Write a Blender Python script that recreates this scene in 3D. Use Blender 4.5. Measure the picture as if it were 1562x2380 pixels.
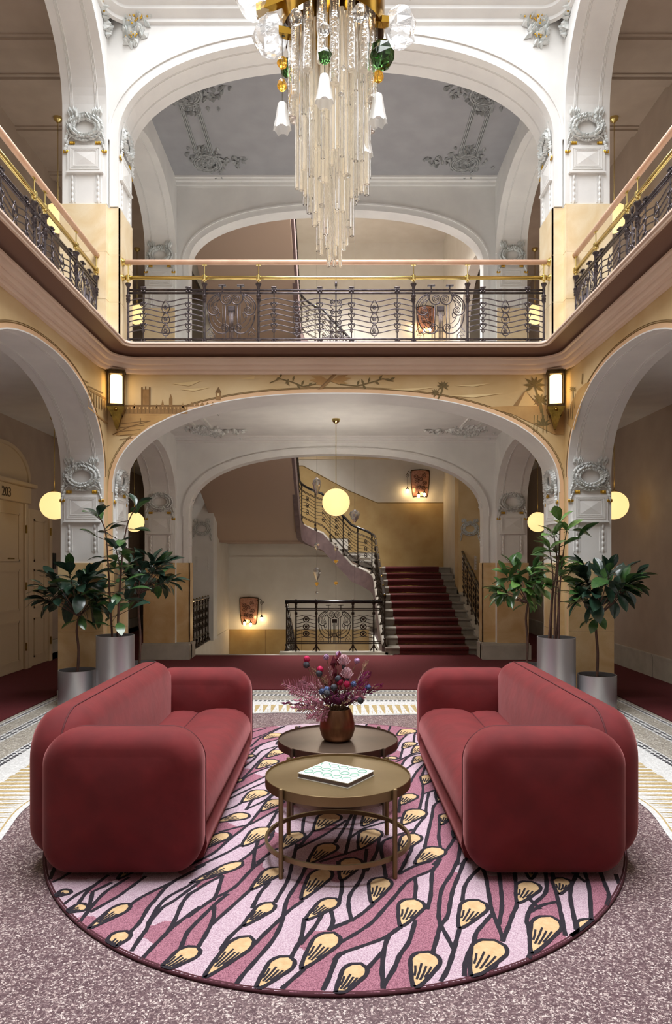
import bpy, math, random
from math import sin, cos, pi, sqrt, atan2, radians
from mathutils import Vector, Matrix, Euler
# ---------------------------------------------------------------- clear
for o in list(bpy.data.objects):
    bpy.data.objects.remove(o)
scene = bpy.context.scene
COL = scene.collection
# ---------------------------------------------------------------- camera
FPX, CXP, CYP, EYE = 1640.0, 781.0, 1308.0, 1.6      # focal length and principal point in pixels, eye height
cam = bpy.data.cameras.new('camera')
cam.sensor_fit = 'HORIZONTAL'; cam.sensor_width = 36.0
cam.lens = 36.0 * FPX / 1562.0
cam.shift_x = 0.0
cam.shift_y = (CYP - 1190.0) / 1562.0
cam.clip_end = 100
camo = bpy.data.objects.new('camera', cam); COL.objects.link(camo)
camo.location = (0, 0, EYE); camo.rotation_euler = (radians(90), 0, 0)
scene.camera = camo
# ---------------------------------------------------------------- world, daylight, exposure
w = bpy.data.worlds.new('world'); scene.world = w; w.use_nodes = True
bg = w.node_tree.nodes['Background']
bg.inputs[0].default_value = (0.86, 0.93, 1.0, 1); bg.inputs[1].default_value = 0.10
def area(name, loc, sx, sy, power, color, rot=(0, 0, 0), spread=180):
    l = bpy.data.lights.new(name, 'AREA'); l.shape = 'RECTANGLE'; l.size = sx; l.size_y = sy
    l.energy = power; l.color = color; l.spread = radians(spread)
    o = bpy.data.objects.new(name, l); COL.objects.link(o); o.location = loc; o.rotation_euler = rot
    return o
area('atrium_skylight', (0, 4.9, 9.35), 5.2, 6.5, 620, (0.97, 0.985, 1.0), spread=130)
area('stairwell_skylight', (0.03, 14.0, 9.2), 1.7, 3.4, 400, (1.0, 0.97, 0.93), spread=110)
vs = scene.view_settings
vs.view_transform = 'Standard'; vs.look = 'None'; vs.gamma = 1.0; vs.use_curve_mapping = False
vs.exposure = 0.56
# ---------------------------------------------------------------- helpers
R = random.Random(7)
def S(r, g, b):                       # 8-bit sRGB -> linear
    f = lambda c: (c/255/12.92) if c/255 <= .04045 else ((c/255+.055)/1.055)**2.4
    return (f(r), f(g), f(b), 1.0)
class MB:
    """collects faces of ONE mesh"""
    def __init__(s): s.v = []; s.f = []; s.m = []
    def add(s, vs, fs, mi=0):
        b = len(s.v); s.v += [tuple(p) for p in vs]
        s.f += [tuple(b+i for i in f) for f in fs]; s.m += [mi]*len(fs)
        return s
    def quad(s, a, b, c, d, mi=0): return s.add([a, b, c, d], [(0, 1, 2, 3)], mi)
    def box(s, x0, x1, y0, y1, z0, z1, mi=0):
        return s.add([(x0,y0,z0),(x1,y0,z0),(x1,y1,z0),(x0,y1,z0),(x0,y0,z1),(x1,y0,z1),(x1,y1,z1),(x0,y1,z1)],
                     [(0,3,2,1),(4,5,6,7),(0,1,5,4),(1,2,6,5),(2,3,7,6),(3,0,4,7)], mi)
    def bbox(s, x0, x1, y0, y1, z0, z1, b=.01, mi=0):     # box with bevelled vertical and top edges
        pts = []
        def ring(z, i):
            return [(x0+i+b,y0+i,z),(x1-i-b,y0+i,z),(x1-i,y0+i+b,z),(x1-i,y1-i-b,z),(x1-i-b,y1-i,z),(x0+i+b,y1-i,z),(x0+i,y1-i-b,z),(x0+i,y0+i+b,z)]
        rs = [ring(z0+b, 0) if False else ring(z0, b*.7), ring(z0+b, 0), ring(z1-b, 0), ring(z1, b*.7)]
        return s.loft(rs, True, True, True, mi)
    def loft(s, rings, closed=True, cap0=False, cap1=False, mi=0):
        n = len(rings[0]); vs = [p for r in rings for p in r]; fs = []
        for i in range(len(rings)-1):
            for j in range(n if closed else n-1):
                k = (j+1) % n
                fs.append((i*n+j, i*n+k, (i+1)*n+k, (i+1)*n+j))
        if cap0: fs.append(tuple(range(n-1, -1, -1)))
        if cap1: fs.append(tuple((len(rings)-1)*n+j for j in range(n)))
        return s.add(vs, fs, mi)
    def tube(s, pts, r, seg=6, caps=True, mi=0, closed=False, flat=None):
        pts = [Vector(p) for p in pts]; n = len(pts); rings = []
        rad = r if callable(r) else (lambda t: r)
        up = None
        for i, p in enumerate(pts):
            if closed: d = pts[(i+1) % n]-pts[i-1]
            else: d = pts[min(i+1, n-1)]-pts[max(i-1, 0)]
            if d.length < 1e-9: d = Vector((0, 0, 1))
            d.normalize()
            if up is None:
                up = Vector((0, 0, 1)) if abs(d.z) < .9 else Vector((1, 0, 0))
            a = up - d*up.dot(d)
            if a.length < 1e-5: a = d.orthogonal()
            a.normalize(); b = d.cross(a); up = a
            rr = rad(i/max(n-1, 1))
            ra, rb = (rr, rr) if flat is None else (rr, rr*flat)
            rings.append([tuple(p + a*(ra*cos(2*pi*k/seg)) + b*(rb*sin(2*pi*k/seg))) for k in range(seg)])
        if closed: rings.append(rings[0])
        return s.loft(rings, True, caps and not closed, caps and not closed, mi)
    def lathe(s, prof, seg=24, c=(0, 0, 0), cap0=True, cap1=True, mi=0):      # prof: (r, z)
        rings = [[(c[0]+r*cos(2*pi*k/seg), c[1]+r*sin(2*pi*k/seg), c[2]+z) for k in range(seg)] for r, z in prof]
        return s.loft(rings, True, cap0, cap1, mi)
    def ball(s, c, rx, ry=None, rz=None, u=12, v=8, mi=0):
        ry = rx if ry is None else ry; rz = rx if rz is None else rz
        rings = [[(c[0]+rx*sin(pi*(i+.02)/(v+.04))*cos(2*pi*k/u), c[1]+ry*sin(pi*(i+.02)/(v+.04))*sin(2*pi*k/u), c[2]-rz*cos(pi*(i+.02)/(v+.04))) for k in range(u)] for i in range(v+1)]
        return s.loft(rings, True, True, True, mi)
    def xf(s, M, a=0):
        s.v[a:] = [tuple(M @ Vector(p)) for p in s.v[a:]]; return s
    def mesh(s, name, mats, smooth=False):
        me = bpy.data.meshes.new(name); me.from_pydata(s.v, [], s.f)
        if not isinstance(mats, (list, tuple)): mats = [mats]
        for m in mats: me.materials.append(m)
        if len(mats) > 1: me.polygons.foreach_set('material_index', s.m)
        if smooth:
            me.polygons.foreach_set('use_smooth', [True]*len(s.f))
            if smooth is not True: me.set_sharp_from_angle(angle=radians(smooth))
        me.update(); return me
def tag(o, label=None, cat=None, group=None, kind=None):
    if label: o['label'] = label
    if cat: o['category'] = cat
    if group: o['group'] = group
    if kind: o['kind'] = kind
    return o
def put(name, me, parent=None, M=None):
    o = bpy.data.objects.new(name, me); COL.objects.link(o)
    if parent is not None: o.parent = parent
    if M is not None: o.matrix_local = M
    return o
def obj(name, mb, mats, parent=None, smooth=False, label=None, cat=None, group=None, kind=None, M=None):
    """mesh in WORLD coordinates unless M is given (then local to the parent)"""
    o = bpy.data.objects.new(name, mb.mesh(name, mats, smooth)); COL.objects.link(o)
    if parent is not None:
        o.parent = parent
        if M is None:
            q = parent; L = Matrix.Identity(4)
            while q is not None: L = (q.matrix_basis if q.parent is None else q.matrix_parent_inverse @ q.matrix_basis) @ L; q = q.parent
            o.matrix_parent_inverse = L.inverted()
    if M is not None: o.matrix_local = M
    return tag(o, label, cat, group, kind)
def thing(name, label, cat, loc=(0, 0, 0), rz=0, group=None, kind=None, parent=None):
    o = bpy.data.objects.new(name, None); COL.objects.link(o)
    o.empty_display_size = .1
    o.matrix_basis = Matrix.Translation(loc) @ Matrix.Rotation(rz, 4, 'Z')
    if parent is not None: o.parent = parent
    return tag(o, label, cat, group, kind)
def wpt(px, py, Y): return ((px-CXP)*Y/FPX, Y, EYE-(py-CYP)*Y/FPX)
def gpt(px, py, z=0.0):
    Y = (EYE-z)*FPX/(py-CYP); return ((px-CXP)*Y/FPX, Y)
# ---------------------------------------------------------------- materials
def newmat(name):
    m = bpy.data.materials.new(name); m.use_nodes = True
    nt = m.node_tree; b = nt.nodes['Principled BSDF']
    return m, nt, b
def mat(name, c, rough=.5, metal=0, c2=None, scale=6, detail=4, bump=0, bscale=60, spec=None, sheen=0, coat=0, emit=0, emitc=None, trans=0, ior=1.45, alpha=1, stretch=(1, 1, 1), lo=.35, hi=.65, sss=0):
    m, nt, b = newmat(name); N = nt.nodes; L = nt.links
    b.inputs['Base Color'].default_value = c; b.inputs['Roughness'].default_value = rough; b.inputs['Metallic'].default_value = metal
    if spec is not None: b.inputs['Specular IOR Level'].default_value = spec
    if sheen:
        b.inputs['Sheen Weight'].default_value = sheen; b.inputs['Sheen Roughness'].default_value = .35
    if coat: b.inputs['Coat Weight'].default_value = coat
    if trans: b.inputs['Transmission Weight'].default_value = trans; b.inputs['IOR'].default_value = ior
    if emit:
        b.inputs['Emission Color'].default_value = emitc or c; b.inputs['Emission Strength'].default_value = emit
    if c2 or bump:
        tc = N.new('ShaderNodeTexCoord'); mp = N.new('ShaderNodeMapping'); mp.inputs['Scale'].default_value = stretch
        L.new(tc.outputs['Object'], mp.inputs['Vector'])
    if c2:
        n = N.new('ShaderNodeTexNoise'); n.inputs['Scale'].default_value = scale; n.inputs['Detail'].default_value = detail
        L.new(mp.outputs[0], n.inputs['Vector'])
        r = N.new('ShaderNodeValToRGB'); r.color_ramp.elements[0].position = lo; r.color_ramp.elements[1].position = hi
        r.color_ramp.elements[0].color = c; r.color_ramp.elements[1].color = c2
        L.new(n.outputs['Fac'], r.inputs[0]); L.new(r.outputs[0], b.inputs['Base Color'])
    if bump:
        n2 = N.new('ShaderNodeTexNoise'); n2.inputs['Scale'].default_value = bscale; n2.inputs['Detail'].default_value = 3
        L.new(mp.outputs[0], n2.inputs['Vector'])
        bp = N.new('ShaderNodeBump'); bp.inputs['Strength'].default_value = bump; bp.inputs['Distance'].default_value = .01
        L.new(n2.outputs['Fac'], bp.inputs['Height']); L.new(bp.outputs[0], b.inputs['Normal'])
    return m
def speckle(name, cols, scale, rough=.35, bump=0):
    """terrazzo: voronoi chips with random colour out of a ramp"""
    m, nt, b = newmat(name); N = nt.nodes; L = nt.links
    tc = N.new('ShaderNodeTexCoord'); v = N.new('ShaderNodeTexVoronoi'); v.inputs['Scale'].default_value = scale
    nz = N.new('ShaderNodeTexNoise'); nz.inputs['Scale'].default_value = scale*1.1; nz.inputs['Detail'].default_value = 2
    mx = N.new('ShaderNodeVectorMath'); mx.operation = 'MULTIPLY_ADD'; mx.inputs[1].default_value = (.02, .02, .02)
    L.new(tc.outputs['Object'], nz.inputs['Vector']); L.new(nz.outputs['Color'], mx.inputs[0]); L.new(tc.outputs['Object'], mx.inputs[2])
    L.new(mx.outputs[0], v.inputs['Vector'])
    sp = N.new('ShaderNodeSeparateColor'); L.new(v.outputs['Color'], sp.inputs[0])
    r = N.new('ShaderNodeValToRGB'); r.color_ramp.interpolation = 'CONSTANT'
    e = r.color_ramp.elements
    while len(e) < len(cols): e.new(.5)
    for i, (p, c) in enumerate(cols): e[i].position = p; e[i].color = c
    L.new(sp.outputs[0], r.inputs[0]); L.new(r.outputs[0], b.inputs['Base Color'])
    b.inputs['Roughness'].default_value = rough
    return m
def marble(name, c1, c2, c3, scale=2.2, rough=.3):
    m, nt, b = newmat(name); N = nt.nodes; L = nt.links
    tc = N.new('ShaderNodeTexCoord')
    n = N.new('ShaderNodeTexNoise'); n.inputs['Scale'].default_value = scale; n.inputs['Detail'].default_value = 8; n.inputs['Distortion'].default_value = 1.6
    L.new(tc.outputs['Object'], n.inputs['Vector'])
    r = N.new('ShaderNodeValToRGB'); e = r.color_ramp.elements; e.new(.5)
    for i, (p, c) in enumerate(((.32, c1), (.52, c2), (.72, c3))): e[i].position = p; e[i].color = c
    L.new(n.outputs['Fac'], r.inputs[0])
    n2 = N.new('ShaderNodeTexNoise'); n2.inputs['Scale'].default_value = scale*9; n2.inputs['Detail'].default_value = 6; n2.inputs['Distortion'].default_value = 2.5
    L.new(tc.outputs['Object'], n2.inputs['Vector'])
    r2 = N.new('ShaderNodeValToRGB'); r2.color_ramp.elements[0].position = .47; r2.color_ramp.elements[1].position = .5
    r2.color_ramp.elements[0].color = (0, 0, 0, 1)
    e2 = r2.color_ramp.elements.new(.53); e2.color = (0, 0, 0, 1); r2.color_ramp.elements[1].color = (1, 1, 1, 1)
    L.new(n2.outputs['Fac'], r2.inputs[0])
    mx = N.new('ShaderNodeMix'); mx.data_type = 'RGBA'
    ml = N.new('ShaderNodeMath'); ml.operation = 'MULTIPLY'; ml.inputs[1].default_value = .35
    L.new(r2.outputs[0], ml.inputs[0]); L.new(ml.outputs[0], mx.inputs[0])
    L.new(r.outputs[0], mx.inputs[6]); mx.inputs[7].default_value = c1
    L.new(mx.outputs[2], b.inputs['Base Color']); b.inputs['Roughness'].default_value = rough
    return m
M = {}
M['plaster'] = mat('white_plaster', S(232,231,228), .62, c2=S(224,223,221), scale=3, bump=.04, bscale=35)
M['plaster_warm'] = mat('cream_plaster', S(228,223,213), .65, c2=S(221,215,204), scale=3, bump=.04, bscale=35)
M['taupe'] = mat('darkened_taupe_corridor_plaster', S(176,158,142), .65, c2=S(168,150,134), scale=3, bump=.04, bscale=35)  # corridor plaster darkened in its colour to cut bounced light
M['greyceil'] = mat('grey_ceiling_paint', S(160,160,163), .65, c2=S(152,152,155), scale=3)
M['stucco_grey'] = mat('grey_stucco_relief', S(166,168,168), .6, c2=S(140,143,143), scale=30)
M['stucco'] = mat('stucco_relief', S(222,224,222), .6, c2=S(196,200,198), scale=30)
M['ochre'] = mat('ochre_painted_plaster', S(216,192,148), .6, c2=S(200,170,120), scale=1.6, detail=6, bump=.05, bscale=30)
M['peach'] = mat('peach_painted_band', S(224,186,146), .55)
M['brownline'] = mat('brown_painted_line', S(112,84,40), .6)
M['marble'] = marble('yellow_marble', S(203,167,116), S(216,186,138), S(226,202,160))
M['marble_pale'] = marble('pale_yellow_marble', S(222,196,152), S(230,210,174), S(236,220,190))
M['plinth'] = mat('grey_stone', S(186,180,168), .5, c2=S(170,164,152), scale=5)
M['cornice'] = mat('pinkish_cream_cornice', S(226,204,186), .5, c2=S(220,196,178), scale=2)
M['soffit'] = mat('shade_darkened_slab_soffit', S(122,90,74), .55)  # underside shade below the slab lip darkened into this brown
M['gold'] = mat('gold_leaf', S(212,170,70), .3, 1.0)
M['brass'] = mat('polished_brass', S(216,194,126), .22, 1.0)
M['brass_dark'] = mat('aged_brass', S(150,120,56), .35, 1.0, c2=S(110,86,40), scale=20)
M['railwood'] = mat('pale_rose_wood', S(216,180,156), .4, c2=S(202,162,138), scale=5, stretch=(1, 1, 1))
M['iron'] = mat('wrought_iron', S(96,88,90), .33, .8, c2=S(68,62,66), scale=25)
M['iron_black'] = mat('black_wrought_iron', S(48,40,36), .38, .7, c2=S(66,54,44), scale=25)
M['carpet'] = mat('dark_red_carpet', S(92,14,22), .95, c2=S(76,10,17), scale=60, bump=.3, bscale=300)
M['terrazzo'] = speckle('purple_terrazzo', [(0, S(86,66,71)), (.33, S(104,83,87)), (.60, S(122,101,104)), (.77, S(172,152,150)), (.89, S(218,203,198))], 165)
M['terrazzo_grey'] = speckle('grey_terrazzo', [(0, S(140,134,124)), (.35, S(168,162,150)), (.65, S(188,182,170)), (.88, S(214,210,202))], 95)
M['mosaic_white'] = speckle('white_mosaic', [(0, S(206,206,204)), (.35, S(220,220,219)), (.7, S(236,236,235))], 110)
M['mosaic_gold'] = speckle('ochre_mosaic', [(0, S(176,152,104)), (.4, S(190,168,122)), (.75, S(204,184,140))], 110)
M['mosaic_black'] = speckle('black_mosaic', [(0, S(30,32,40)), (.5, S(46,48,56)), (.8, S(70,72,82))], 110)
M['stone_step'] = mat('grey_stone_steps', S(140,132,122), .5, c2=S(122,114,104), scale=6)
# ================================================================ THE BUILDING
XS, XR, YF, YR = 2.70, 3.20, 8.35, 8.87       # atrium side plane / its corridor side, far wall front / rear
YN = -1.6                                      # wall behind the viewer
ZC1, Z2, ZC2, ZT = 3.69, 4.12, 7.97, 9.4       # lower ceiling, upper floor, upper ceiling, skylight kerb
Y2, Y2R = 11.75, 12.0                          # second cross wall (gallery / stair hall)
YE = 17.2                                      # end wall of the stair hall
XL, XRW = -4.68, 4.42                          # outer corridor walls
def arch_pts(a, b, spring, crown, n=2.4, k=44):
    hw, c, h = (b-a)/2, (a+b)/2, crown-spring; out = []
    for i in range(k+1):
        t = pi*i/k
        x = -cos(t); z = sin(t)
        out.append((c + hw*(abs(x)**(2/n))*(1 if x > 0 else -1), spring + h*abs(z)**(2/n)))
    return out
def P(axis, u, w, z): return (u, w, z) if axis == 'x' else (w, u, z)
def arch_wall(mb, axis, u0, u1, z0, z1, w0, w1, ops):
    """wall from u0..u1, z0..z1, faces at w0 (material 0) and w1 (material 2), reveals material 1"""
    cur = u0
    def rect(a, b, za, zb):
        if b-a < 1e-6: return
        mb.quad(P(axis,a,w0,za), P(axis,b,w0,za), P(axis,b,w0,zb), P(axis,a,w0,zb), 0)
        mb.quad(P(axis,b,w1,za), P(axis,a,w1,za), P(axis,a,w1,zb), P(axis,b,w1,zb), 2)
    for (a, b, sp, cr, n) in ops:
        rect(cur, a, z0, z1)
        pts = [(a, z0)] + arch_pts(a, b, sp, cr, n) + [(b, z0)]
        for i in range(len(pts)-1):
            (ua, za), (ub, zb) = pts[i], pts[i+1]
            mb.quad(P(axis,ua,w0,za), P(axis,ub,w0,zb), P(axis,ub,w1,zb), P(axis,ua,w1,za), 1)
            if ub-ua > 1e-6:
                mb.quad(P(axis,ua,w0,za), P(axis,ub,w0,zb), P(axis,ub,w0,z1), P(axis,ua,w0,z1), 0)
                mb.quad(P(axis,ub,w1,zb), P(axis,ua,w1,za), P(axis,ua,w1,z1), P(axis,ub,w1,z1), 2)
        cur = b
    rect(cur, u1, z0, z1)
    for u in (u0, u1):
        mb.quad(P(axis,u,w0,z0), P(axis,u,w1,z0), P(axis,u,w1,z1), P(axis,u,w0,z1), 1)
    mb.quad(P(axis,u0,w0,z1), P(axis,u1,w0,z1), P(axis,u1,w1,z1), P(axis,u0,w1,z1), 1)
    return mb
def arch_offset(op, d, k=44, zlow=None):
    a, b, sp, cr, n = op
    base = arch_pts(a, b, sp, cr, n, k)
    if zlow is not None: base = [(a, zlow)] + base + [(b, zlow)]
    out = []
    for i, (u, z) in enumerate(base):
        p, q = base[max(i-1, 0)], base[min(i+1, len(base)-1)]
        tx, tz = q[0]-p[0], q[1]-p[1]; l = sqrt(tx*tx+tz*tz) or 1
        out.append((u - tz/l*d, z + tx/l*d))
    return out
def arch_band(axis, op, d0, d1, w, th, name, m, parent, zlow=None):
    """moulding that follows an arch: from offset d0 to d1, standing th proud of plane w"""
    mb = MB(); A = arch_offset(op, d0, zlow=zlow); B = arch_offset(op, d1, zlow=zlow)
    rings = [[P(axis,A[i][0],w,A[i][1]), P(axis,A[i][0],w+th,A[i][1]), P(axis,B[i][0],w+th,B[i][1]), P(axis,B[i][0],w,B[i][1])] for i in range(len(A))]
    mb.loft(rings, True, True, True)
    return obj(name, mb, m, parent, smooth=30)
def reveal_bead(axis, op, w, r, name, m, parent, zlow=None):
    mb = MB(); A = arch_offset(op, -.001, zlow=zlow)
    mb.tube([P(axis,u,w,z) for u, z in A], r, 5); return obj(name, mb, m, parent, smooth=True)
# --- openings
OP_F1 = (-2.64, 2.64, 2.435, 3.60, 2.4); OP_F2 = (-2.57, 2.57, 6.58, 7.78, 2.25)
OP_S1 = [(1.1, 4.3, 2.6, 3.63, 2.2), (5.0, 8.2, 2.6, 3.63, 2.2)]
OP_S2 = [(1.15, 4.35, 6.85, 8.04, 2.2), (5.05, 8.25, 6.85, 8.04, 2.2)]
OP_B1 = [(9.0, 11.62, 2.5, 3.42, 2.2)]; OP_B2 = [(9.0, 11.62, 6.7, 7.6, 2.2)]
OP_2A = (-2.45, 2.45, 2.37, 3.41, 2.4); OP_2B = (-2.45, 2.45, 6.55, 7.47, 2.3)
PL, OC, WM = M['plaster'], M['ochre'], M['plaster_warm']
wf = obj('wall_far', arch_wall(MB(), 'x', -XR, XR, 0, Z2-.02, YF, YR, [OP_F1]), [OC, PL, PL], smooth=30, kind='structure',
         label='ochre painted wall with the wide lower arch towards the stairs', cat='wall')
wfu = obj('wall_far_upper', arch_wall(MB(), 'x', -XR, XR, Z2-.02, ZT, YF, YR, [OP_F2]), [PL, PL, PL], smooth=30, kind='structure',
          label='white plaster wall with the wide upper arch behind the chandelier', cat='wall')
walls = {'far': wf, 'far_upper': wfu}
for side, sg, nm in (('left', -1, 'left'), ('right', 1, 'right')):
    walls[side] = obj('wall_'+side, arch_wall(MB(), 'y', YN, YF, 0, Z2-.02, sg*XS, sg*XR, OP_S1), [OC, PL, PL], smooth=30, kind='structure',
        label='ochre atrium side wall with arches, %s' % ('beside the numbered door corridor' if sg < 0 else 'beside the plain corridor with grey skirting'), cat='wall')
    walls[side+'_upper'] = obj('wall_%s_upper' % side, arch_wall(MB(), 'y', YN, YF, Z2-.02, ZT, sg*XS, sg*XR, OP_S2), [PL, PL, PL], smooth=30, kind='structure',
        label='white upper atrium side wall with arches, %s' % ('above the numbered door corridor' if sg < 0 else 'above the plain corridor with grey skirting'), cat='wall')
    for lv, z0, z1, ops in (('', 0, ZC1, OP_B1), ('_upper', Z2-.02, ZC2, OP_B2)):
        walls['bay_'+side+lv] = obj('wall_gallery_%s%s' % (side, lv), arch_wall(MB(), 'y', YR, Y2, z0, z1, sg*2.65, sg*3.15, ops), [PL, PL, PL], smooth=30, kind='structure',
            label='white gallery side wall with an arch, %s floor, %s' % ('upper' if lv else 'lower', 'on the numbered door side' if sg < 0 else 'on the plain corridor side'), cat='wall')
for lv, z0, z1, op in (('', 0, Z2-.02, OP_2A), ('_upper', Z2-.02, ZT, OP_2B)):
    walls['second'+lv] = obj('wall_stairs'+lv, arch_wall(MB(), 'x', -3.15, 3.15, z0, z1, Y2, Y2R, [op]), [PL, PL, WM], smooth=30, kind='structure',
        label='white cross wall with an arch opening to the %s stair hall' % ('upper' if lv else 'lower'), cat='wall')
# outer corridor walls, end and back walls
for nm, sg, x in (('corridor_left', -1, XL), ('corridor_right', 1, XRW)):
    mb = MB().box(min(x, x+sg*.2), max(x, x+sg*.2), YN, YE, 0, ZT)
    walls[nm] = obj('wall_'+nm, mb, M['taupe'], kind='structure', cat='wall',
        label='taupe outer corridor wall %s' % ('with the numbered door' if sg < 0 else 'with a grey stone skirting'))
walls['end'] = obj('wall_end', MB().box(XL-.2, XRW+.2, YE, YE+.2, -2.2, ZT), WM, kind='structure', label='cream end wall of the stair hall carrying the copper sconces', cat='wall')
walls['back'] = obj('wall_back', MB().box(XL-.2, XRW+.2, YN-.2, YN, 0, ZT), M['ochre'], kind='structure', label='plain ochre wall closing the gallery opposite the stairs', cat='wall')
nearw = arch_wall(MB(), 'x', -XR, XR, 0, Z2-.02, .9, .4, [OP_F1]); arch_wall(nearw, 'x', -XR, XR, Z2-.02, ZT, .9, .4, [OP_F2])
obj('wall_near', nearw, [PL, PL, WM], smooth=30, kind='structure', label='white wall with wide arches opposite the stairs side', cat='wall')
for sg, s in ((-1, 'left'), (1, 'right')):
    obj('wall_near_gallery_'+s, MB().box(*sorted((sg*2.65, sg*3.15)), YN, .4, 0, ZT), WM, kind='structure', label='cream side wall of the gallery opposite the stairs, %s' % ('numbered door side' if sg < 0 else 'plain corridor side'), cat='wall')
# floors, slabs, ceilings
fl = MB()
for x0, x1, y0, y1 in ((XL, XRW, YN, 12.25), (.85, XRW, 12.25, YE), (XL, -2.62, 12.25, YE)):
    fl.box(x0, x1, y0, y1, -.25, 0)
fl.box(-2.62, .85, 16.0, YE, -1.75, -1.5)
floor = obj('floor', fl, [M['terrazzo']], kind='structure', label='purple speckled terrazzo floor under the oval rug', cat='floor')
sl = MB()                                        # upper floor slab: gallery + both corridors
for x0, x1, y0, y1 in ((XL, -XR, YN, YE), (XR, XRW, YN, YE), (-XR, XR, YR, Y2), (-2.63, 2.63, 8.36, YR), (-XR, XR, YN, .88)):
    sl.box(x0, x1, y0, y1, ZC1, Z2-.03)
for y0, y1 in ((1.1, 4.3), (5.0, 8.2)):
    for sg in (-1, 1): sl.box(min(sg*XS, sg*XR), max(sg*XS, sg*XR), y0, y1, Z2-.1, Z2-.03)
obj('ceiling', sl, M['plaster'], kind='structure', label='white lower gallery ceiling below the upper floor', cat='ceiling')
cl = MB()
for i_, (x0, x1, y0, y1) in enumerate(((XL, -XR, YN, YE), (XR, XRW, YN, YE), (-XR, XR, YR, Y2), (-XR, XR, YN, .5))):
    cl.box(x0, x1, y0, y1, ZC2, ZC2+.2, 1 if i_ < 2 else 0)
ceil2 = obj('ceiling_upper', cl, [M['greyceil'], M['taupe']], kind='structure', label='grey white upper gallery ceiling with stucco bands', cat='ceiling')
# ceiling mouldings in the upper corridors
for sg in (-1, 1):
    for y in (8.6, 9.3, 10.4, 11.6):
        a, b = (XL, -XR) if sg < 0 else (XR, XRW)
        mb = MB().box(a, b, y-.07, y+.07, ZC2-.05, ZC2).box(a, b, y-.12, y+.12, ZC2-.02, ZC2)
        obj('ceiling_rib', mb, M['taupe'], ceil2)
# --- top cornice of the atrium
mb = MB()
for i, (p, z) in enumerate([(.10, 8.02), (.16, 8.08), (.16, 8.12), (.24, 8.2), (.30, 8.3)]):
    pass
prof = [(0, 7.96), (.03, 7.98), (.03, 8.02), (.10, 8.08), (.10, 8.12), (.2, 8.2), (.26, 8.34), (.26, 8.5), (0, 8.5)]
def frame_path(off, rad, seg=10):
    """U shaped path (left side, far side, right side) offset inwards from the atrium walls, rounded corners"""
    x, y = XS-off, YF-off; r = max(rad-off, .02); pts = [(-x, .9)]
    for k in range(seg+1):
        a = pi - k*(pi/2)/seg; pts.append((-x+r + r*cos(a), y-r + r*sin(a)))
    for k in range(seg+1):
        a = pi/2 - k*(pi/2)/seg; pts.append((x-r + r*cos(a), y-r + r*sin(a)))
    pts.append((x, .9)); return pts
def u_sweep(prof, rad, mi=0, mb=None):
    mb = mb or MB(); rows = [[(x, y, z) for x, y in frame_path(p, rad)] for p, z in prof]
    mb.loft(rows, False, mi=mi); return mb
obj('trim_1', u_sweep(prof, .3), PL, smooth=30, kind='structure', label='white moulded cornice running round the atrium top', cat='cornice')
# --- balcony slab edge and cornice below it (rounded corners)
prof_b = [(0, 3.825), (.035, 3.83), (.042, 3.85), (.042, 3.865), (.078, 3.87), (.088, 3.89), (.088, 3.912), (.118, 3.918), (.13, 3.94), (.13, 3.965), (.15, 3.972), (.15, 3.99)]
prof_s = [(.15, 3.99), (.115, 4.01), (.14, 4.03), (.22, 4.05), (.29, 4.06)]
prof_l = [(.29, 4.06), (.31, 4.062), (.315, 4.075), (.30, 4.08), (.325, 4.092), (.325, 4.108), (.31, 4.12), (-.12, 4.12)]
slab = obj('trim_2', u_sweep(prof_b, .42), M['cornice'], smooth=30, kind='structure', label='pinkish cream moulded cornice under the balcony', cat='cornice')
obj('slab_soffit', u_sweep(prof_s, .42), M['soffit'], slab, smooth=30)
obj('slab_lip', u_sweep(prof_l, .42), M['cornice'], slab, smooth=30)
# ================================================================ MOULDINGS, MARBLE, STUCCO
arch_band('x', OP_F1, .0, .012, YF, -.006, 'arch_edge', PL, wf)
arch_band('x', OP_F1, .012, .055, YF, -.003, 'painted_arch_band', M['peach'], wf, zlow=.0)
arch_band('x', OP_F1, .060, .066, YF, -.004, 'painted_arch_line', M['brownline'], wf)
arch_band('x', OP_F1, .074, .078, YF, -.004, 'painted_arch_line', M['brownline'], wf)
arch_band('x', OP_F2, .0, .10, YF, -.03, 'archivolt', PL, wfu, zlow=5.8)
arch_band('x', OP_F2, .10, .125, YF, -.045, 'archivolt_bead', PL, wfu)
for sg, s in ((-1, 'left'), (1, 'right')):
    for op in OP_S1:
        arch_band('y', op, .0, .012, sg*XS, -sg*.006, 'arch_edge', PL, walls[s])
        arch_band('y', op, .012, .05, sg*XS, -sg*.003, 'painted_arch_band', M['peach'], walls[s], zlow=0)
        arch_band('y', op, .055, .061, sg*XS, -sg*.004, 'painted_arch_line', M['brownline'], walls[s])
        arch_band('y', op, .070, .074, sg*XS, -sg*.004, 'painted_arch_line', M['brownline'], walls[s])
    for op in OP_S2:
        arch_band('y', op, .0, .05, sg*XS, -sg*.02, 'archivolt', PL, walls[s+'_upper'], zlow=5.8)
    for ops, wl in ((OP_S1[1:], walls[s]), (OP_S2[1:], walls[s+'_upper'])):
        for op in ops:
            for d in (.085, .10, .115, .375, .39, .405):
                reveal_bead('y', op, sg*(XS+d), .005, 'reveal_bead', PL, wl)
    for ops, wl in ((OP_B1, walls['bay_'+s]), (OP_B2, walls['bay_'+s+'_upper'])):
        for op in ops:
            for d in (.09, .105, .38, .395):
                reveal_bead('y', op, sg*(2.65+d), .005, 'reveal_bead', PL, wl)
            arch_band('y', op, .0, .05, sg*2.65, -sg*.015, 'archivolt', PL, wl)
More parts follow.
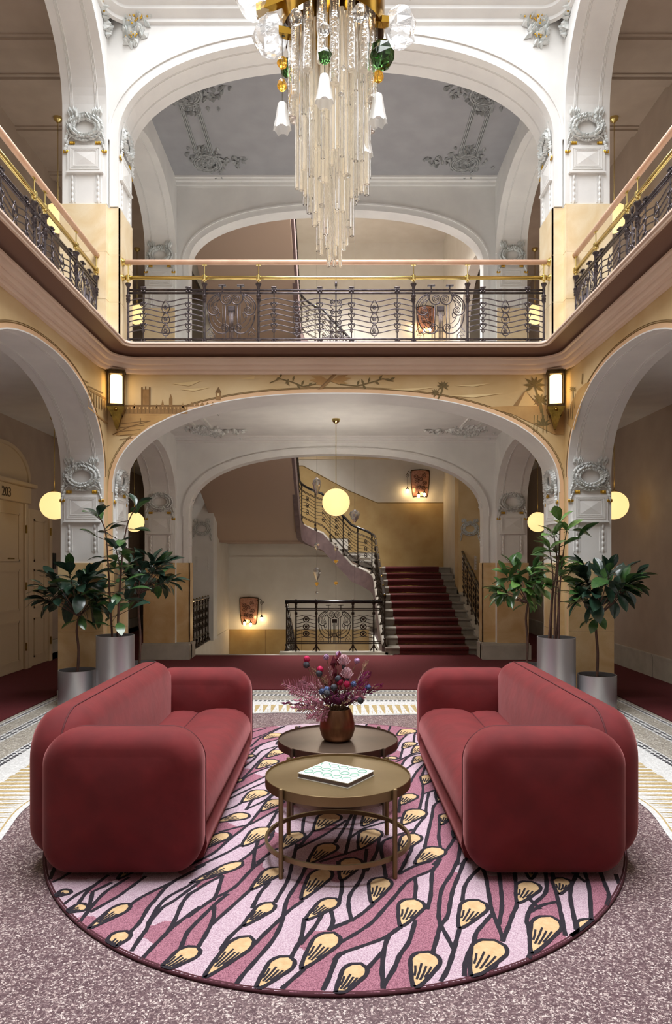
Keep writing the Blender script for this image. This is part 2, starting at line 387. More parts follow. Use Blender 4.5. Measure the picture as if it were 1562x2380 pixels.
for d in (.10, .12, .38, .40):
    reveal_bead('x', OP_F2, YF+d*.86, .006, 'reveal_bead', PL, wfu)
arch_band('x', OP_2A, .0, .09, Y2, -.02, 'archivolt', PL, walls['second'], zlow=1.6)
arch_band('x', OP_2A, .09, .11, Y2, -.03, 'archivolt_bead', PL, walls['second'])
arch_band('x', OP_2B, .0, .09, Y2, -.02, 'archivolt', PL, walls['second_upper'], zlow=Z2)
arch_band('x', OP_2B, .09, .115, Y2, -.035, 'archivolt_bead', PL, walls['second_upper'])

# --- marble slabs
def slabs(wall, axis, a, b, w, th, z0, z1, rows, m):
    h = (z1-z0)/rows
    for i in range(rows):
        mb = MB(); g = .0015
        pts = [P(axis,a,w,0), P(axis,b,w+th,0)]
        x0, x1 = sorted((pts[0][0], pts[1][0])); y0, y1 = sorted((pts[0][1], pts[1][1]))
        mb.bbox(x0, x1, y0, y1, z0+i*h+g, z0+(i+1)*h-g, .002)
        obj('marble_slab', mb, m, wall)
MA, MP = M['marble'], M['marble_pale']
for sg, s in ((-1, 'left'), (1, 'right')):
    xa, xb = sorted((sg*(XS+.0), sg*(XR+.025)))
    slabs(walls[s], 'x', xa, xb, 8.2, -.02, 0, 1.6, 2, MA)
    slabs(walls['far'], 'y', 8.33, YR+.02, sg*2.64, -sg*.02, 0, 1.6, 2, MA)
    slabs(walls['far'], 'x', *sorted((sg*2.62, sg*2.70)), YF, -.012, 0, 1.6, 1, MA)
    slabs(walls[s+'_upper'], 'x', xa, xb, 8.25, -.02, Z2, 5.79, 3, MP)
    slabs(walls['far_upper'], 'y', YF-.02, YR-.03, sg*2.57, -sg*.02, Z2, 5.79, 3, MP)
    slabs(walls['far_upper'], 'x', *sorted((sg*2.55, sg*2.70)), YF, -.02, Z2, 5.79, 3, MP)
    slabs(walls[s+'_upper'], 'y', 8.23, 8.35, sg*2.70, -sg*.02, Z2, 5.79, 3, MP)
    # gallery piers
    slabs(walls['bay_'+s], 'x', *sorted((sg*2.65, sg*3.17)), 11.62, -.02, .28, 1.6, 1, MA)
    slabs(walls['second'], 'x', *sorted((sg*2.43, sg*2.66)), Y2, -.02, .28, 1.6, 1, MA)
    slabs(walls['second'], 'y', Y2-.02, Y2R, sg*2.45, -sg*.02, .28, 1.6, 1, MA)
    slabs(walls['bay_'+s+'_upper'], 'x', *sorted((sg*2.65, sg*3.17)), 11.62, -.02, Z2, 5.79, 1, MP)
    mb = MB().box(*sorted((sg*2.40, sg*3.20)), 11.56, 11.76, 0, .25).box(*sorted((sg*2.42, sg*3.18)), 11.58, 11.76, .25, .28)
    mb.box(*sorted((sg*2.40, sg*2.66)), 11.68, 12.04, 0, .27)
    obj('plinth', mb, M['plinth'], walls['second'])
    # marble plinth blocks at the atrium piers
    mb = MB().box(*sorted((sg*(XS-.0), sg*(XR+.03))), 8.165, 8.2, 0, .12)
    obj('plinth', mb, M['plinth'], walls[s])

# --- stucco: leaves, wreaths, plaques, bead strings
def leaf4(mb, c, d, up, l, wd, h):
    """a pointed relief leaf: 4 triangles over a rhomb"""
    c, d, up = Vector(c), Vector(d).normalized(), Vector(up).normalized()
    s = d.cross(up)
    mb.add([c-d*l*.5, c+s*wd*.5-d*l*.08, c+d*l*.5, c-s*wd*.5-d*l*.08, c+up*h], [(0,1,4),(1,2,4),(2,3,4),(3,0,4)])
def wreath_mesh():
    mb = MB(); r = random.Random(3)
    for row, (ru, rz, n, h) in enumerate(((.205, .155, 30, .035), (.165, .12, 28, .06), (.125, .09, 24, .045))):
        for k in range(n):
            a = 2*pi*(k+.5*row)/n + r.uniform(-.06, .06)
            c = (ru*cos(a), .012+h*.4, rz*sin(a))
            tang = Vector((-ru*sin(a), .006, rz*cos(a))).normalized()*(1 if cos(a) > 0 else -1)
            dv = tang + Vector((cos(a), .3, sin(a)))*r.uniform(.2, .8)
            leaf4(mb, c, dv, (r.uniform(-.2, .2), 1, r.uniform(-.2, .2)), r.uniform(.06, .085), r.uniform(.03, .042), h*.7)
    ring = [(.15*cos(2*pi*k/40), .02, .11*sin(2*pi*k/40)) for k in range(40)]
    mb.tube(ring, .02, 6, closed=True)
    for sgn in (-1, 1):                       # tufts above, ribbons and drooping leaves at the sides
        for k in range(7):
            a = pi/2 + sgn*(.35+.10*k)
            leaf4(mb, (sgn*(.10+.015*k), .02, .17+.015*(k % 3)), (sgn*.35*(k-3)/3, .25, 1), (0, 1, 0), .10, .04, .03)
        for k in range(6):
            leaf4(mb, (sgn*(.20+.012*(k % 3)), .02, -.08-.035*k), (sgn*.2, .1, -1), (sgn*.3, 1, 0), .075, .035, .03)
        mb.tube([(sgn*.02, .03, -.10), (sgn*.08, .045, -.13), (sgn*.15, .03, -.10), (sgn*.21, .02, -.16)], lambda t: .011*(1-.5*t), 5)
    return mb.mesh('wreath', M['stucco'], 25)
def tassel_mesh():
    mb = MB()
    for k in range(4):
        mb.lathe([(.002, .028), (.011, .018), (.013, 0), (.009, -.018), (.001, -.024)], 8, (-.03+.02*k, .018, 0))
    mb.xf(Matrix.Scale(.8, 4))
    return mb.mesh('gold_tassel', M['gold'], True)
def plaque_mesh():
    mb = MB()
    def slab(u, za, zb, n0, n1): mb.box(-u, u, n0, n1, za, zb)
    slab(.205, 0, .31, 0, .02); slab(.215, -.012, .004, 0, .035)
    def fr(u, za, zb, t, n0, n1):
        mb.box(-u, -u+t, n0, n1, za, zb); mb.box(u-t, u, n0, n1, za, zb); mb.box(-u+t, u-t, n0, n1, za, za+t); mb.box(-u+t, u-t, n0, n1, zb-t, zb)
    fr(.175, .03, .285, .012, .02, .028); fr(.155, .05, .27, .01, .02, .026); fr(.137, .068, .255, .009, .02, .025)
    mb.add([(-.125,.02,.08),(.125,.02,.08),(.125,.02,.245),(-.125,.02,.245),(0,.034,.162)], [(0,1,4),(1,2,4),(2,3,4),(3,0,4)])
    return mb.mesh('plaque', M['plaster'], False)
def beads_mesh():
    mb = MB()
    prof = []
    for k in range(5):
        z = .32-.066*k
        prof += [(.003, z), (.012, z-.015), (.014, z-.03), (.009, z-.05), (.003, z-.062)]
    mb.lathe(prof, 8, (0, .008, 0))
    for d in (.022, .032):
        mb.box(d, d+.006, 0, .006, 0, .33); mb.box(-d-.006, -d, 0, .006, 0, .33)
    return mb.mesh('bead_string', M['plaster'], 40)
WR, TA, PQ, BD = wreath_mesh(), tassel_mesh(), plaque_mesh(), beads_mesh()
def frame(o, out):
    """local axes: x along the wall, y out of it, z up"""
    out = Vector(out); u = out.cross(Vector((0, 0, 1)))
    m = Matrix.Identity(4)
    for i in range(3): m[i][0] = u[i]; m[i][1] = out[i]; m[i][2] = (0, 0, 1)[i]; m[i][3] = o[i]
    return m
def jamb_set(wall, o, out, s=1.0, dz=0.0, what='wpbt', wide=1.0):
    F = frame(o, out)
    def pl(nm, me, x, z, kind=None, sx=1.0):
        ob = put(nm, me, wall, F @ Matrix.Translation((x*s*wide, 0, z)) @ Matrix.Diagonal((s*sx*wide, s, s, 1)))
        if kind: ob['kind'] = kind
    if 'w' in what: pl('stucco_wreath', WR, 0, 1.0+dz, 'stuff')
    if 'p' in what: pl('plaque', PQ, 0, .48+dz)
    if 't' in what:
        for x, z in ((-.15, .82), (.15, .82), (-.225, .72), (.225, .72)): pl('gold_tassel', TA, x, z+dz)
    if 'b' in what:
        for x in (-.15, .15): pl('bead_string', BD, x, .13+dz)
for sg, s in ((-1, 'left'), (1, 'right')):
    jamb_set(walls[s], (sg*2.95, 8.2, 1.6), (0, -1, 0))
    jamb_set(walls['far'], (sg*2.64, 8.61, 1.6), (-sg, 0, 0))
    jamb_set(walls[s+'_upper'], (sg*2.93, 8.25, 5.79), (0, -1, 0), dz=-.11)
    jamb_set(walls['far_upper'], (sg*2.57, 8.60, 5.79), (-sg, 0, 0), dz=-.11)
    jamb_set(walls['bay_'+s], (sg*2.90, 11.62, 1.6), (0, -1, 0))
    jamb_set(walls['bay_'+s+'_upper'], (sg*2.90, 11.62, 5.79), (0, -1, 0), dz=-.13)
    jamb_set(walls['second'], (sg*2.45, 11.87, 1.62), (-sg, 0, 0), s=.8, dz=.12, what='wb', wide=.55)
# --- ceiling stucco garlands, bands
def garland(n, lu, lv, seed):
    mb = MB(); r = random.Random(seed)
    for k in range(n):
        t = r.random()
        if r.random() < .55: c = (r.gauss(0, .16), r.gauss(0, .16))
        elif r.random() < .5: c = (lu*t + r.gauss(0, .03), r.gauss(0, .075))
        else: c = (r.gauss(0, .075), lv*t + r.gauss(0, .03))
        a = r.uniform(0, 2*pi)
        leaf4(mb, (c[0], c[1], -.012), (cos(a), sin(a), r.uniform(-.3, .1)), (r.uniform(-.4, .4), r.uniform(-.4, .4), -1), r.uniform(.08, .14), r.uniform(.04, .07), r.uniform(.03, .06))
    for k in range(3):
        mb.tube([(.23*cos(2*pi*j/24)*(1-.15*k), .23*sin(2*pi*j/24)*(1-.15*k), -.03) for j in range(24)], .016, 5, closed=True)
    return mb
def ceil_stucco(parent, zc, ya, yb, xo):
    for sg in (-1, 1):
        for j, y in enumerate((ya, yb)):
            g = garland(150, -.62*sg*0 + (.62*-sg), (-.45 if j else .45), 5+j)
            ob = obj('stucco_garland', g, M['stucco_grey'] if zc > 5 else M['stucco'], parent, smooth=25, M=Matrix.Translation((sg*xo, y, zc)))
            ob['kind'] = 'stuff'
        for d in (-.14, -.115, -.09, .09, .115, .14):
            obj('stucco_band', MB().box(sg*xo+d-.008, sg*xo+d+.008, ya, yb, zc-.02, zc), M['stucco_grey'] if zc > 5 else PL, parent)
ceil_stucco(ceil2, ZC2, 9.55, 11.2, 2.05)
ceil_stucco(bpy.data.objects['ceiling'], ZC1, 9.5, 11.15, 2.05)
for z in (ZC1, ZC2):
    mb = MB()
    for d, h in ((.0, .1), (.06, .06), (.11, .03)):
        mb.box(-2.65, 2.65, Y2-.05-d, Y2, z-h, z)
    obj('cove_moulding', mb, PL, ceil2 if z == ZC2 else bpy.data.objects['ceiling'])
# --- corner stucco with gold grapes at the top of the atrium
def corner_stucco(sg):
    par = walls['far_upper']; r = random.Random(11); mb = MB(); gd = MB()
    for k in range(330):
        z = 8.7 - 1.05*abs(r.gauss(0, .55))
        if z < 7.72: continue
        wd = .07 + .20*max(0, (z-7.7))/.9
        side = r.random() < .6
        a = r.uniform(0, 2*pi)
        if side: c = (sg*(2.50 - abs(r.gauss(0, wd))), 8.345, z); up = (0, -1, .1); d = (cos(a), 0, sin(a)-.6)
        else: c = (sg*2.695, 8.3-abs(r.gauss(0, wd*.8)), z); up = (-sg, 0, .1); d = (0, cos(a), sin(a)-.6)
        leaf4(mb, c, d, up, r.uniform(.09, .16), r.uniform(.05, .08), r.uniform(.04, .10))
    for k in range(46):
        if k < 34: c = (sg*(2.36+r.gauss(0, .055)), 8.30, 8.04+r.gauss(0, .035))
        else: c = (sg*(2.40+r.gauss(0, .03)), 8.31, 7.82+r.gauss(0, .015))
        gd.ball(c, .012, u=6, v=4)
    for k in range(20):
        gd.ball((sg*2.67, 8.12+r.gauss(0, .04), 8.05+r.gauss(0, .08)), .012, u=6, v=4)
    tag(obj('stucco_console', mb, M['stucco'], par, smooth=25), kind='stuff')
    tag(obj('gold_grapes', gd, M['gold'], par, smooth=True), kind='stuff')
for sg in (-1, 1): corner_stucco(sg)

# ================================================================ FLOOR BORDER AND CARPET
CX, CY = 3.37, 8.865
def ring(o0, o1, z):
    mb = MB(); ya = YN
    for sg in (-1, 1):
        a, b = sorted((sg*(CX-o0), sg*(CX-o1)))
        mb.box(a, b, ya, CY-o0, 0, z)
    mb.box(-(CX-o1), CX-o1, CY-o1, CY-o0, 0, z)
    return mb
obj('border_ground', ring(0, 1.0, .002), M['terrazzo_grey'], floor)
obj('border_white_band', ring(.74, .94, .003), M['mosaic_white'], floor)
for o0 in (.045, .075): pass
ln = [(.05, .062), (.098, .11), (.27, .282), (.322, .330), (.372, .384), (.645, .655), (.692, .700), (.740, .750)]
for a, b in ln: obj('border_line', ring(a, b, .0035), M['mosaic_white'], floor)
for a, b in ((.05, .11), (.27, .384), (.645, .750)): obj('border_strip', ring(a, b, .003), M['mosaic_white'], floor)
ds = MB()
def dashes(off, wd, per, ln_):
    for sg in (-1, 1):
        y = 2.2
        while y < CY-off:
            x = sg*(CX-off); ds.box(*sorted((x, x-sg*wd)), y, y+ln_, .0, .0042); y += per
    x = -(CX-off)
    while x < CX-off:
        ds.box(x, x+ln_, CY-off-wd, CY-off, 0, .0042); x += per
dashes(.066, .028, .052, .03)
dashes(.287, .03, .052, .031); dashes(.336, .031, .052, .031)
dashes(.660, .028, .052, .031); dashes(.706, .030, .052, .031)
tag(obj('border_dashes', ds, M['mosaic_black'], floor), kind='stuff')
# wave edged rays
def win(t): return 1.40 + .05*sin(t*2*pi/2.6) + .03*sin(t*2*pi/1.3+1)
rb, rg, rl = MB(), MB(), MB()
def rays(pos, t0, t1):
    n = int((t1-t0)/.04)
    for i in range(n):
        a, b = t0+(t1-t0)*i/n, t0+(t1-t0)*(i+1)/n
        rb.quad(pos(a, .93, .0028), pos(b, .93, .0028), pos(b, win(b), .0028), pos(a, win(a), .0028))
        rl.quad(pos(a, win(a)-.012, .0036), pos(b, win(b)-.012, .0036), pos(b, win(b)+.028, .0036), pos(a, win(a)+.028, .0036))
        rg.quad(pos(a, win(a)-.022, .0038), pos(b, win(b)-.022, .0038), pos(b, win(b)-.010, .0038), pos(a, win(a)-.010, .0038))
    n = int((t1-t0)/.085)
    for i in range(n):
        a = t0+(t1-t0)*i/n; c = a+.0425
        i0 = .935 + .01*(i % 2); i1 = win(c)-.03
        rg.quad(pos(a+.006, i0, .004), pos(a+.064, i0, .004), pos(c+.012, i1-.1, .004), pos(c-.016, i1-.1, .004))
        rg.quad(pos(c+.012, i1-.1, .004), pos(c-.016, i1-.1, .004), pos(c-.003, i1, .004), pos(c+.003, i1, .004))
        rg.quad(pos(c+.038, i1-.16, .004), pos(c+.046, i1-.16, .004), pos(c+.043, i1, .004), pos(c+.041, i1, .004))
for sg in (-1, 1):
    rays(lambda t, o, z, sg=sg: (sg*(CX-o), t, z), 2.0, CY-1.42)
    rl.box(*sorted((sg*(CX-.93), sg*(CX-1.43))), CY-1.43, CY-.93, .0, .003)
rays(lambda t, o, z: (t, CY-o, z), -(CX-1.42), CX-1.42)
obj('ray_ground', rb, M['mosaic_white'], floor)
tag(obj('ray_pattern', rg, M['mosaic_gold'], floor), kind='stuff')
obj('ray_edge', rl, M['mosaic_white'], floor)
cp = MB(); zc = .014
for x0, x1, y0, y1 in ((XL+.02, XRW-.02, CY, 12.12), (XL+.02, -CX, YN+.02, CY), (CX, XRW-.02, YN+.02, CY), (XL+.02, -2.9, 12.12, 17.1), (2.95, XRW-.02, 12.12, 17.1)):
    cp.box(x0, x1, y0, y1, 0.0, zc)
cp.box(1.0, 2.4, 12.12, 12.2, 0, zc)
obj('gallery_carpet', cp, M['carpet'], kind='structure', label='dark red carpet laid in the gallery and corridors', cat='carpet')
obj('stone_threshold', MB().box(-2.5, .98, 12.12, 12.27, 0, .012).box(-.98, .9, 12.2, 12.42, 0, .05), M['plinth'], floor)
# skirting of the corridors
for nm, x, sg in (('corridor_left', XL, 1), ('corridor_right', XRW, -1)):
    hb = .12 if sg > 0 else .30
    for k, (y0, y1) in enumerate(((YN, 9.0), (10.62, 10.66), (11.5, 17.15)) if sg > 0 else ((YN, 3.3), (3.32, 6.6), (6.62, 9.78), (9.8, 17.15))):
        a, b = sorted((x, x+sg*.03)); mb = MB().box(a, b, y0, y1, 0, hb)
        if sg < 0: mb.box(x-.04, x, y0, y1, .30, .33)
        else:
            mb.box(a, b, y0, y1, 0, .33); mb.box(x, x+.045, y0, y1, .3, .33)
        obj('skirting', mb, M['plinth'], walls[nm])
# --- door with number, panelled door leaf, wall box
M['door'] = mat('cream_door_paint', S(196,176,146), .45)
M['number'] = mat('dark_number_paint', S(64,46,26), .5)
def door_left(n, y0, y1, h, lab, number=None, lintel=True):
    t = thing('door_%d' % n, lab, 'door', (XL, (y0+y1)/2, 0), kind='structure')
    x = XL
    mb = MB()
    for a, b in ((y0-.10, y0), (y1, y1+.10)): mb.bbox(x, x+.06, a, b, 0, h, .008)
    obj('door_frame', mb, M['door'], t)
    leaf = MB().box(x, x+.025, y0, y1, .02, h)
    for za, zb in ((.15, .75), (.9, 1.5), (1.62, h-.15)):
        ya, yb = y0+.14, y1-.14
        for (a, b, c, d) in ((ya, yb, za, za+.03), (ya, yb, zb-.03, zb), (ya, ya+.03, za, zb), (yb-.03, yb, za, zb)):
            leaf.box(x+.025, x+.04, a, b, c, d)
    obj('door_leaf', leaf, M['door'], t)
    if lintel:
        obj('lintel', MB().bbox(x, x+.09, y0-.14, y1+.14, h, h+.24, .01).bbox(x, x+.16, y0-.2, y1+.2, h+.24, h+.30, .01), M['door'], t)
        hd = MB(); op = (y0-.1, y1+.1, h+.3, h+.78, 2.1); pts = arch_pts(*op)
        hd.add([(x+.05, u, z) for u, z in pts], [tuple(range(len(pts)))])
        hd.loft([[(x, u, z), (x+.07, u, z), (x+.07, u+(u-(y0+y1)/2)*.08, z+.05), (x, u+(u-(y0+y1)/2)*.08, z+.05)] for u, z in pts])
        obj('overdoor_tympanum', hd, M['door'], t)
    for z in (.35, 1.25, 2.1): obj('hinge', MB().tube([(x+.07, y1+.005, z-.06), (x+.07, y1+.005, z+.06)], .012, 8), M['brass_dark'], t)
    if number:
        cu = bpy.data.curves.new('door_number', 'FONT'); cu.body = number; cu.size = .19; cu.extrude = .002; cu.align_x = 'CENTER'
        cu.materials.append(M['number'])
        o = bpy.data.objects.new('door_number', cu); COL.objects.link(o); o.parent = t
        o.matrix_local = Matrix.Translation((.094, 0, h+.05)) @ Matrix.Rotation(pi/2, 4, 'Z') @ Matrix.Rotation(pi/2, 4, 'X')
    return t
d1 = door_left(1, 9.15, 10.5, 2.48, 'cream door numbered 203 with moulded lintel', '203')
obj('door_plate', MB().bbox(XL+.025, XL+.035, 10.0, 10.2, 1.62, 1.67, .003), M['brass_dark'], d1)
door_left(2, 10.72, 11.4, 2.42, 'narrow cream panelled door beside the numbered door', None, False)
obj('wall_switch_box', MB().bbox(XL, XL+.05, 11.58, 11.68, 1.5, 1.76, .006).box(XL+.05, XL+.053, 11.6, 11.66, 1.62, 1.72),
    mat('black_plastic', S(26,24,24), .4), label='black wall box beside the narrow panelled door', cat='wall box')
# ================================================================ STAIR HALL
RISE, GO = .1365, .355
M['runner'] = mat('stair_runner', S(92,26,24), .9, c2=S(70,16,18), scale=50, sheen=.2)
M['string'] = mat('mauve_grey_string', S(116,94,92), .55, c2=S(100,80,79), scale=8)
M['soffit2'] = mat('beige_stair_soffit', S(178,154,136), .65)
M['blackrail'] = mat('black_lacquer_handrail', S(28,26,28), .25, coat=.4)
def helix(zo):
    """inner string line of the well: list of (x, y, nosing z)"""
    pts = []
    for k in range(9): y = 12.32 + (15.25-12.32)*k/8; pts.append((.85, y, zo + RISE*(y-12.2)/GO + .05))
    for k in range(1, 7):
        a = k*(pi/2)/6; pts.append((.85-.5*(1-cos(a)), 15.25+.5*sin(a), zo + 1.22 + .30*k/6))
    for k in range(1, 6): pts.append((.35-.65*k/5, 15.75, zo + 1.52 + .70*k/5))
    for k in range(1, 7):
        a = k*(pi/2)/6; pts.append((-.30-.5*sin(a), 15.75-.5*(1-cos(a)), zo + 2.22 + .26*k/6))
    for k in range(1, 10): y = 15.25 - (15.25-12.05)*k/9; pts.append((-.80, y, zo + 2.48 + 1.66*k/9))
    return pts
def staircase(zo, label, group):
    t = thing('staircase', label, 'stairs', (.85, 12.2, zo), group=group, kind='structure')
    for i in range(11):
        y = 12.2 + GO*i; z = zo + RISE*(i+1)
        mb = MB().box(.85, 2.55, y, y+GO+.03, z-RISE, z-.03).bbox(.85, 2.55, y-.025, y+GO+.03, z-.035, z, .008)
        obj('step', mb, M['stone_step'], t)
    for i in range(6):                              # second flight, along the end wall
        x = .80 - .27*i; z = zo + 1.5 + RISE*(i+1)
        obj('step', MB().box(x-.29, x, 15.80, YE, z-RISE, z-.03).bbox(x-.29, x+.025, 15.80, YE, z-.035, z, .008), M['stone_step'], t)
    for i in range(13):                             # third flight, back towards the gallery
        y = 15.8 - .292*i; z = zo + 2.32 + RISE*(i+1)
        obj('step', MB().box(-2.62, -.82, y-.31, y, z-RISE, z-.03).bbox(-2.62, -.82, y-.31, y+.025, z-.035, z, .008), M['stone_step'], t)
    run = MB(); x0, x1, th = 1.10, 2.29, .012; prof = [(12.16, zo+.014)]
    for i in range(11):
        y = 12.2 + GO*i - .027-.003; z = zo + RISE*(i+1)
        prof += [(y+.03-.012, z-RISE+.013), (y+.03-.012, z-.04), (y-.008, z-.034), (y-.011, z-.005), (y+.006, z+th)]
    prof += [(16.5, zo+RISE*11+th)]
    run.loft([[(x0, y, z), (x1, y, z)] for y, z in prof], False)
    run.loft([[(x0, y, z), (x0, y+.008, z-.010)] for y, z in prof], False).loft([[(x1, y, z), (x1, y+.008, z-.010)] for y, z in prof], False)
    obj('carpet_runner', run, M['runner'], t)
    rod = MB()
    for i in range(11):
        y = 12.2 + GO*i - .018; z = zo + RISE*i + .022
        obj('stair_rod', MB().tube([(1.07, y-.006, z), (2.32, y-.006, z)], .006, 6), M['brass_dark'], t, smooth=True)
    obj('landing', MB().box(.80, 2.62, 16.1, YE, zo+1.34, zo+1.50), M['stone_step'], t)
    obj('landing', MB().box(-2.62, -.82, 15.8, YE, zo+2.16, zo+2.32), M['stone_step'], t)
    # undersides
    sf = MB()
    sf.loft([[(-2.62, y, z), (-.80, y, z), (-.80, y, z+.12), (-2.62, y, z+.12)] for y, z in ((15.8, zo+2.10), (12.0, zo+3.62))], True, True, True)
    obj('flight_soffit', sf, M['soffit2'], t)
    sf = MB().loft([[(x, 15.8, z), (x, YE, z), (x, YE, z+.1), (x, 15.8, z+.1)] for x, z in ((.85, zo+1.30), (-.80, zo+2.10))], True, True, True)
    sf.box(-2.62, -.8, 15.8, YE, zo+2.06, zo+2.16)
    obj('flight_soffit', sf, M['soffit2'], t)
    sf = MB().loft([[(.86, y, z), (2.55, y, z), (2.55, y, z+.10), (.86, y, z+.10)] for y, z in ((12.45, zo-.1), (16.1, zo+1.30))], True, True, True)
    obj('flight_soffit', sf, M['soffit2'], t)
    H = helix(zo); rings = []
    for i, (x, y, z) in enumerate(H):
        a, b = H[max(i-1, 0)], H[min(i+1, len(H)-1)]
        d = Vector((b[0]-a[0], b[1]-a[1], 0)).normalized(); n = Vector((-d.y, d.x, 0))*.05
        rings.append([(x+n.x, y+n.y, z+.03), (x+n.x, y+n.y, z-.34), (x-n.x, y-n.y, z-.34), (x-n.x, y-n.y, z+.03)])
    obj('string', MB().loft(rings, True, True, True), M['string'], t, smooth=40)
    obj('string_cap', MB().tube([(x, y, z+.035) for x, y, z in H], .032, 6, flat=1.8), M['stone_step'], t, smooth=True)
    return t
staircase(0.0, 'stone staircase with dark red runner winding up from the lower gallery', 'staircases of the stair hall')
staircase(Z2, 'stone staircase continuing above the upper gallery floor', 'staircases of the stair hall')
# flight going down beside it
t = thing('descending_staircase', 'stone flight descending under the winding staircase', 'stairs', (-1.7, 12.3, 0), kind='structure')
for i in range(11):
    y = 12.27+.34*i
    obj('step', MB().bbox(-2.6, -.9, y-.02, y+.36, -RISE*(i+1)-.14, -RISE*(i+1), .008), M['stone_step'], t)
obj('well_wall', MB().box(-2.64, -2.6, 12.27, YE, -1.75, -.0).box(-.88, .86, 12.27, 12.33, -1.75, 0).box(.80, .86, 12.27, YE, -1.75, .0), M['plaster_warm'], t)
# side walls, piers of the stair hall
for sg, s in ((-1, 'left'), (1, 'right')):
    mb = MB().box(*sorted((sg*2.62, sg*2.82)), 15.2 if sg > 0 else 14.95, YE, -1.7 if sg < 0 else 0, ZT)
    mb.box(*sorted((sg*2.62, sg*2.82)), 12.0, 15.2, 3.35, Z2)
    if sg < 0: mb.box(-2.82, -2.62, 12.0, 15.2, Z2+3.2, ZT)
    else: arch_wall(mb, 'y', 12.0, 15.2, Z2, ZT, 2.62, 2.82, [(12.25, 14.9, 6.4, 7.4, 2.0)])
    wl = obj('wall_stair_hall_'+s, mb, WM, kind='structure', cat='wall', label='cream stair hall side wall %s' % ('beside the descending flight' if sg < 0 else 'beside the carpeted flight'))
    pr = thing('wall_pier_'+s, 'grey stucco pier standing in the stair hall side opening, %s' % ('descending flight side' if sg < 0 else 'carpeted flight side'), 'pier', (sg*2.75, 14.7, 0), kind='structure')
    obj('shaft', MB().box(*sorted((sg*2.52, sg*2.98)), 14.5, 14.95, 0, 3.4), PL if sg < 0 else M['ochre'], pr)
    for nm, me, x, z in (('stucco_wreath', WR, 0, 2.3), ('bead_string', BD, -.12, 1.45), ('bead_string', BD, .12, 1.45)):
        F = Matrix.Translation((-sg*2.75, -14.7, 0)) @ frame((sg*2.75, 14.5, 0), (0, -1, 0)) @ Matrix.Translation((x, 0, z)) @ Matrix.Diagonal((.85, .85, .9, 1))
        ob = put(nm, me, pr, F)
        if 'wreath' in nm: ob['kind'] = 'stuff'
    obj('corridor_end', MB().box(*sorted((sg*3.0, sg*4.4)), 16.4, 16.45, 0, 2.6), mat('brown_wood_'+s, S(96,58,34), .4, c2=S(78,44,26), scale=4, stretch=(6, 1, 1)), walls['end'])
# dado of the end wall, follows the second flight
md = mat('ochre_dado', S(200,172,118), .35, c2=S(184,152,98), scale=2.5, detail=7)
dd = MB()
for xa, xb, za, zb in ((1.0, 2.62, 3.05, 3.05), (.3, 1.0, 3.35, 3.05), (-.8, .3, 3.95, 3.35), (-2.62, -.8, 3.95, 3.95)):
    n = 2
    lo_ = 1.45 if xa > .9 else (1.85 if xa > 0 else 2.2)
    dd.add([(xa, YE-.015, lo_), (xb, YE-.015, lo_), (xb, YE-.015, zb), (xa, YE-.015, za)], [(0,1,2,3)])
    dd.add([(xa, YE, za), (xb, YE, zb), (xb, YE-.02, zb+.02), (xa, YE-.02, za+.02)], [(0,1,2,3)])
obj('dado', dd, md, walls['end'])
obj('dado', MB().box(-2.6, .84, YE-.015, YE, -1.6, -.02), md, walls['end'])
obj('dado_rail', MB().box(-2.6, .84, YE-.03, YE, 1.72, 1.75), WM, walls['end'])
for x in (-2.6, -1.72, -.84, .0):
    obj('dado_joint', MB().box(x-.004, x+.004, YE-.018, YE-.014, -1.6, -.02), M['brownline'], walls['end'])
obj('upper_dado', MB().box(-2.6, 2.6, YE-.015, YE, Z2, 5.7), M['marble_pale'], walls['end'])
obj('ceiling_stairs', MB().box(-3.15, 3.15, Y2R, YE, ZT, ZT+.1), WM, kind='structure', label='cream ceiling high over the stair hall', cat='ceiling')
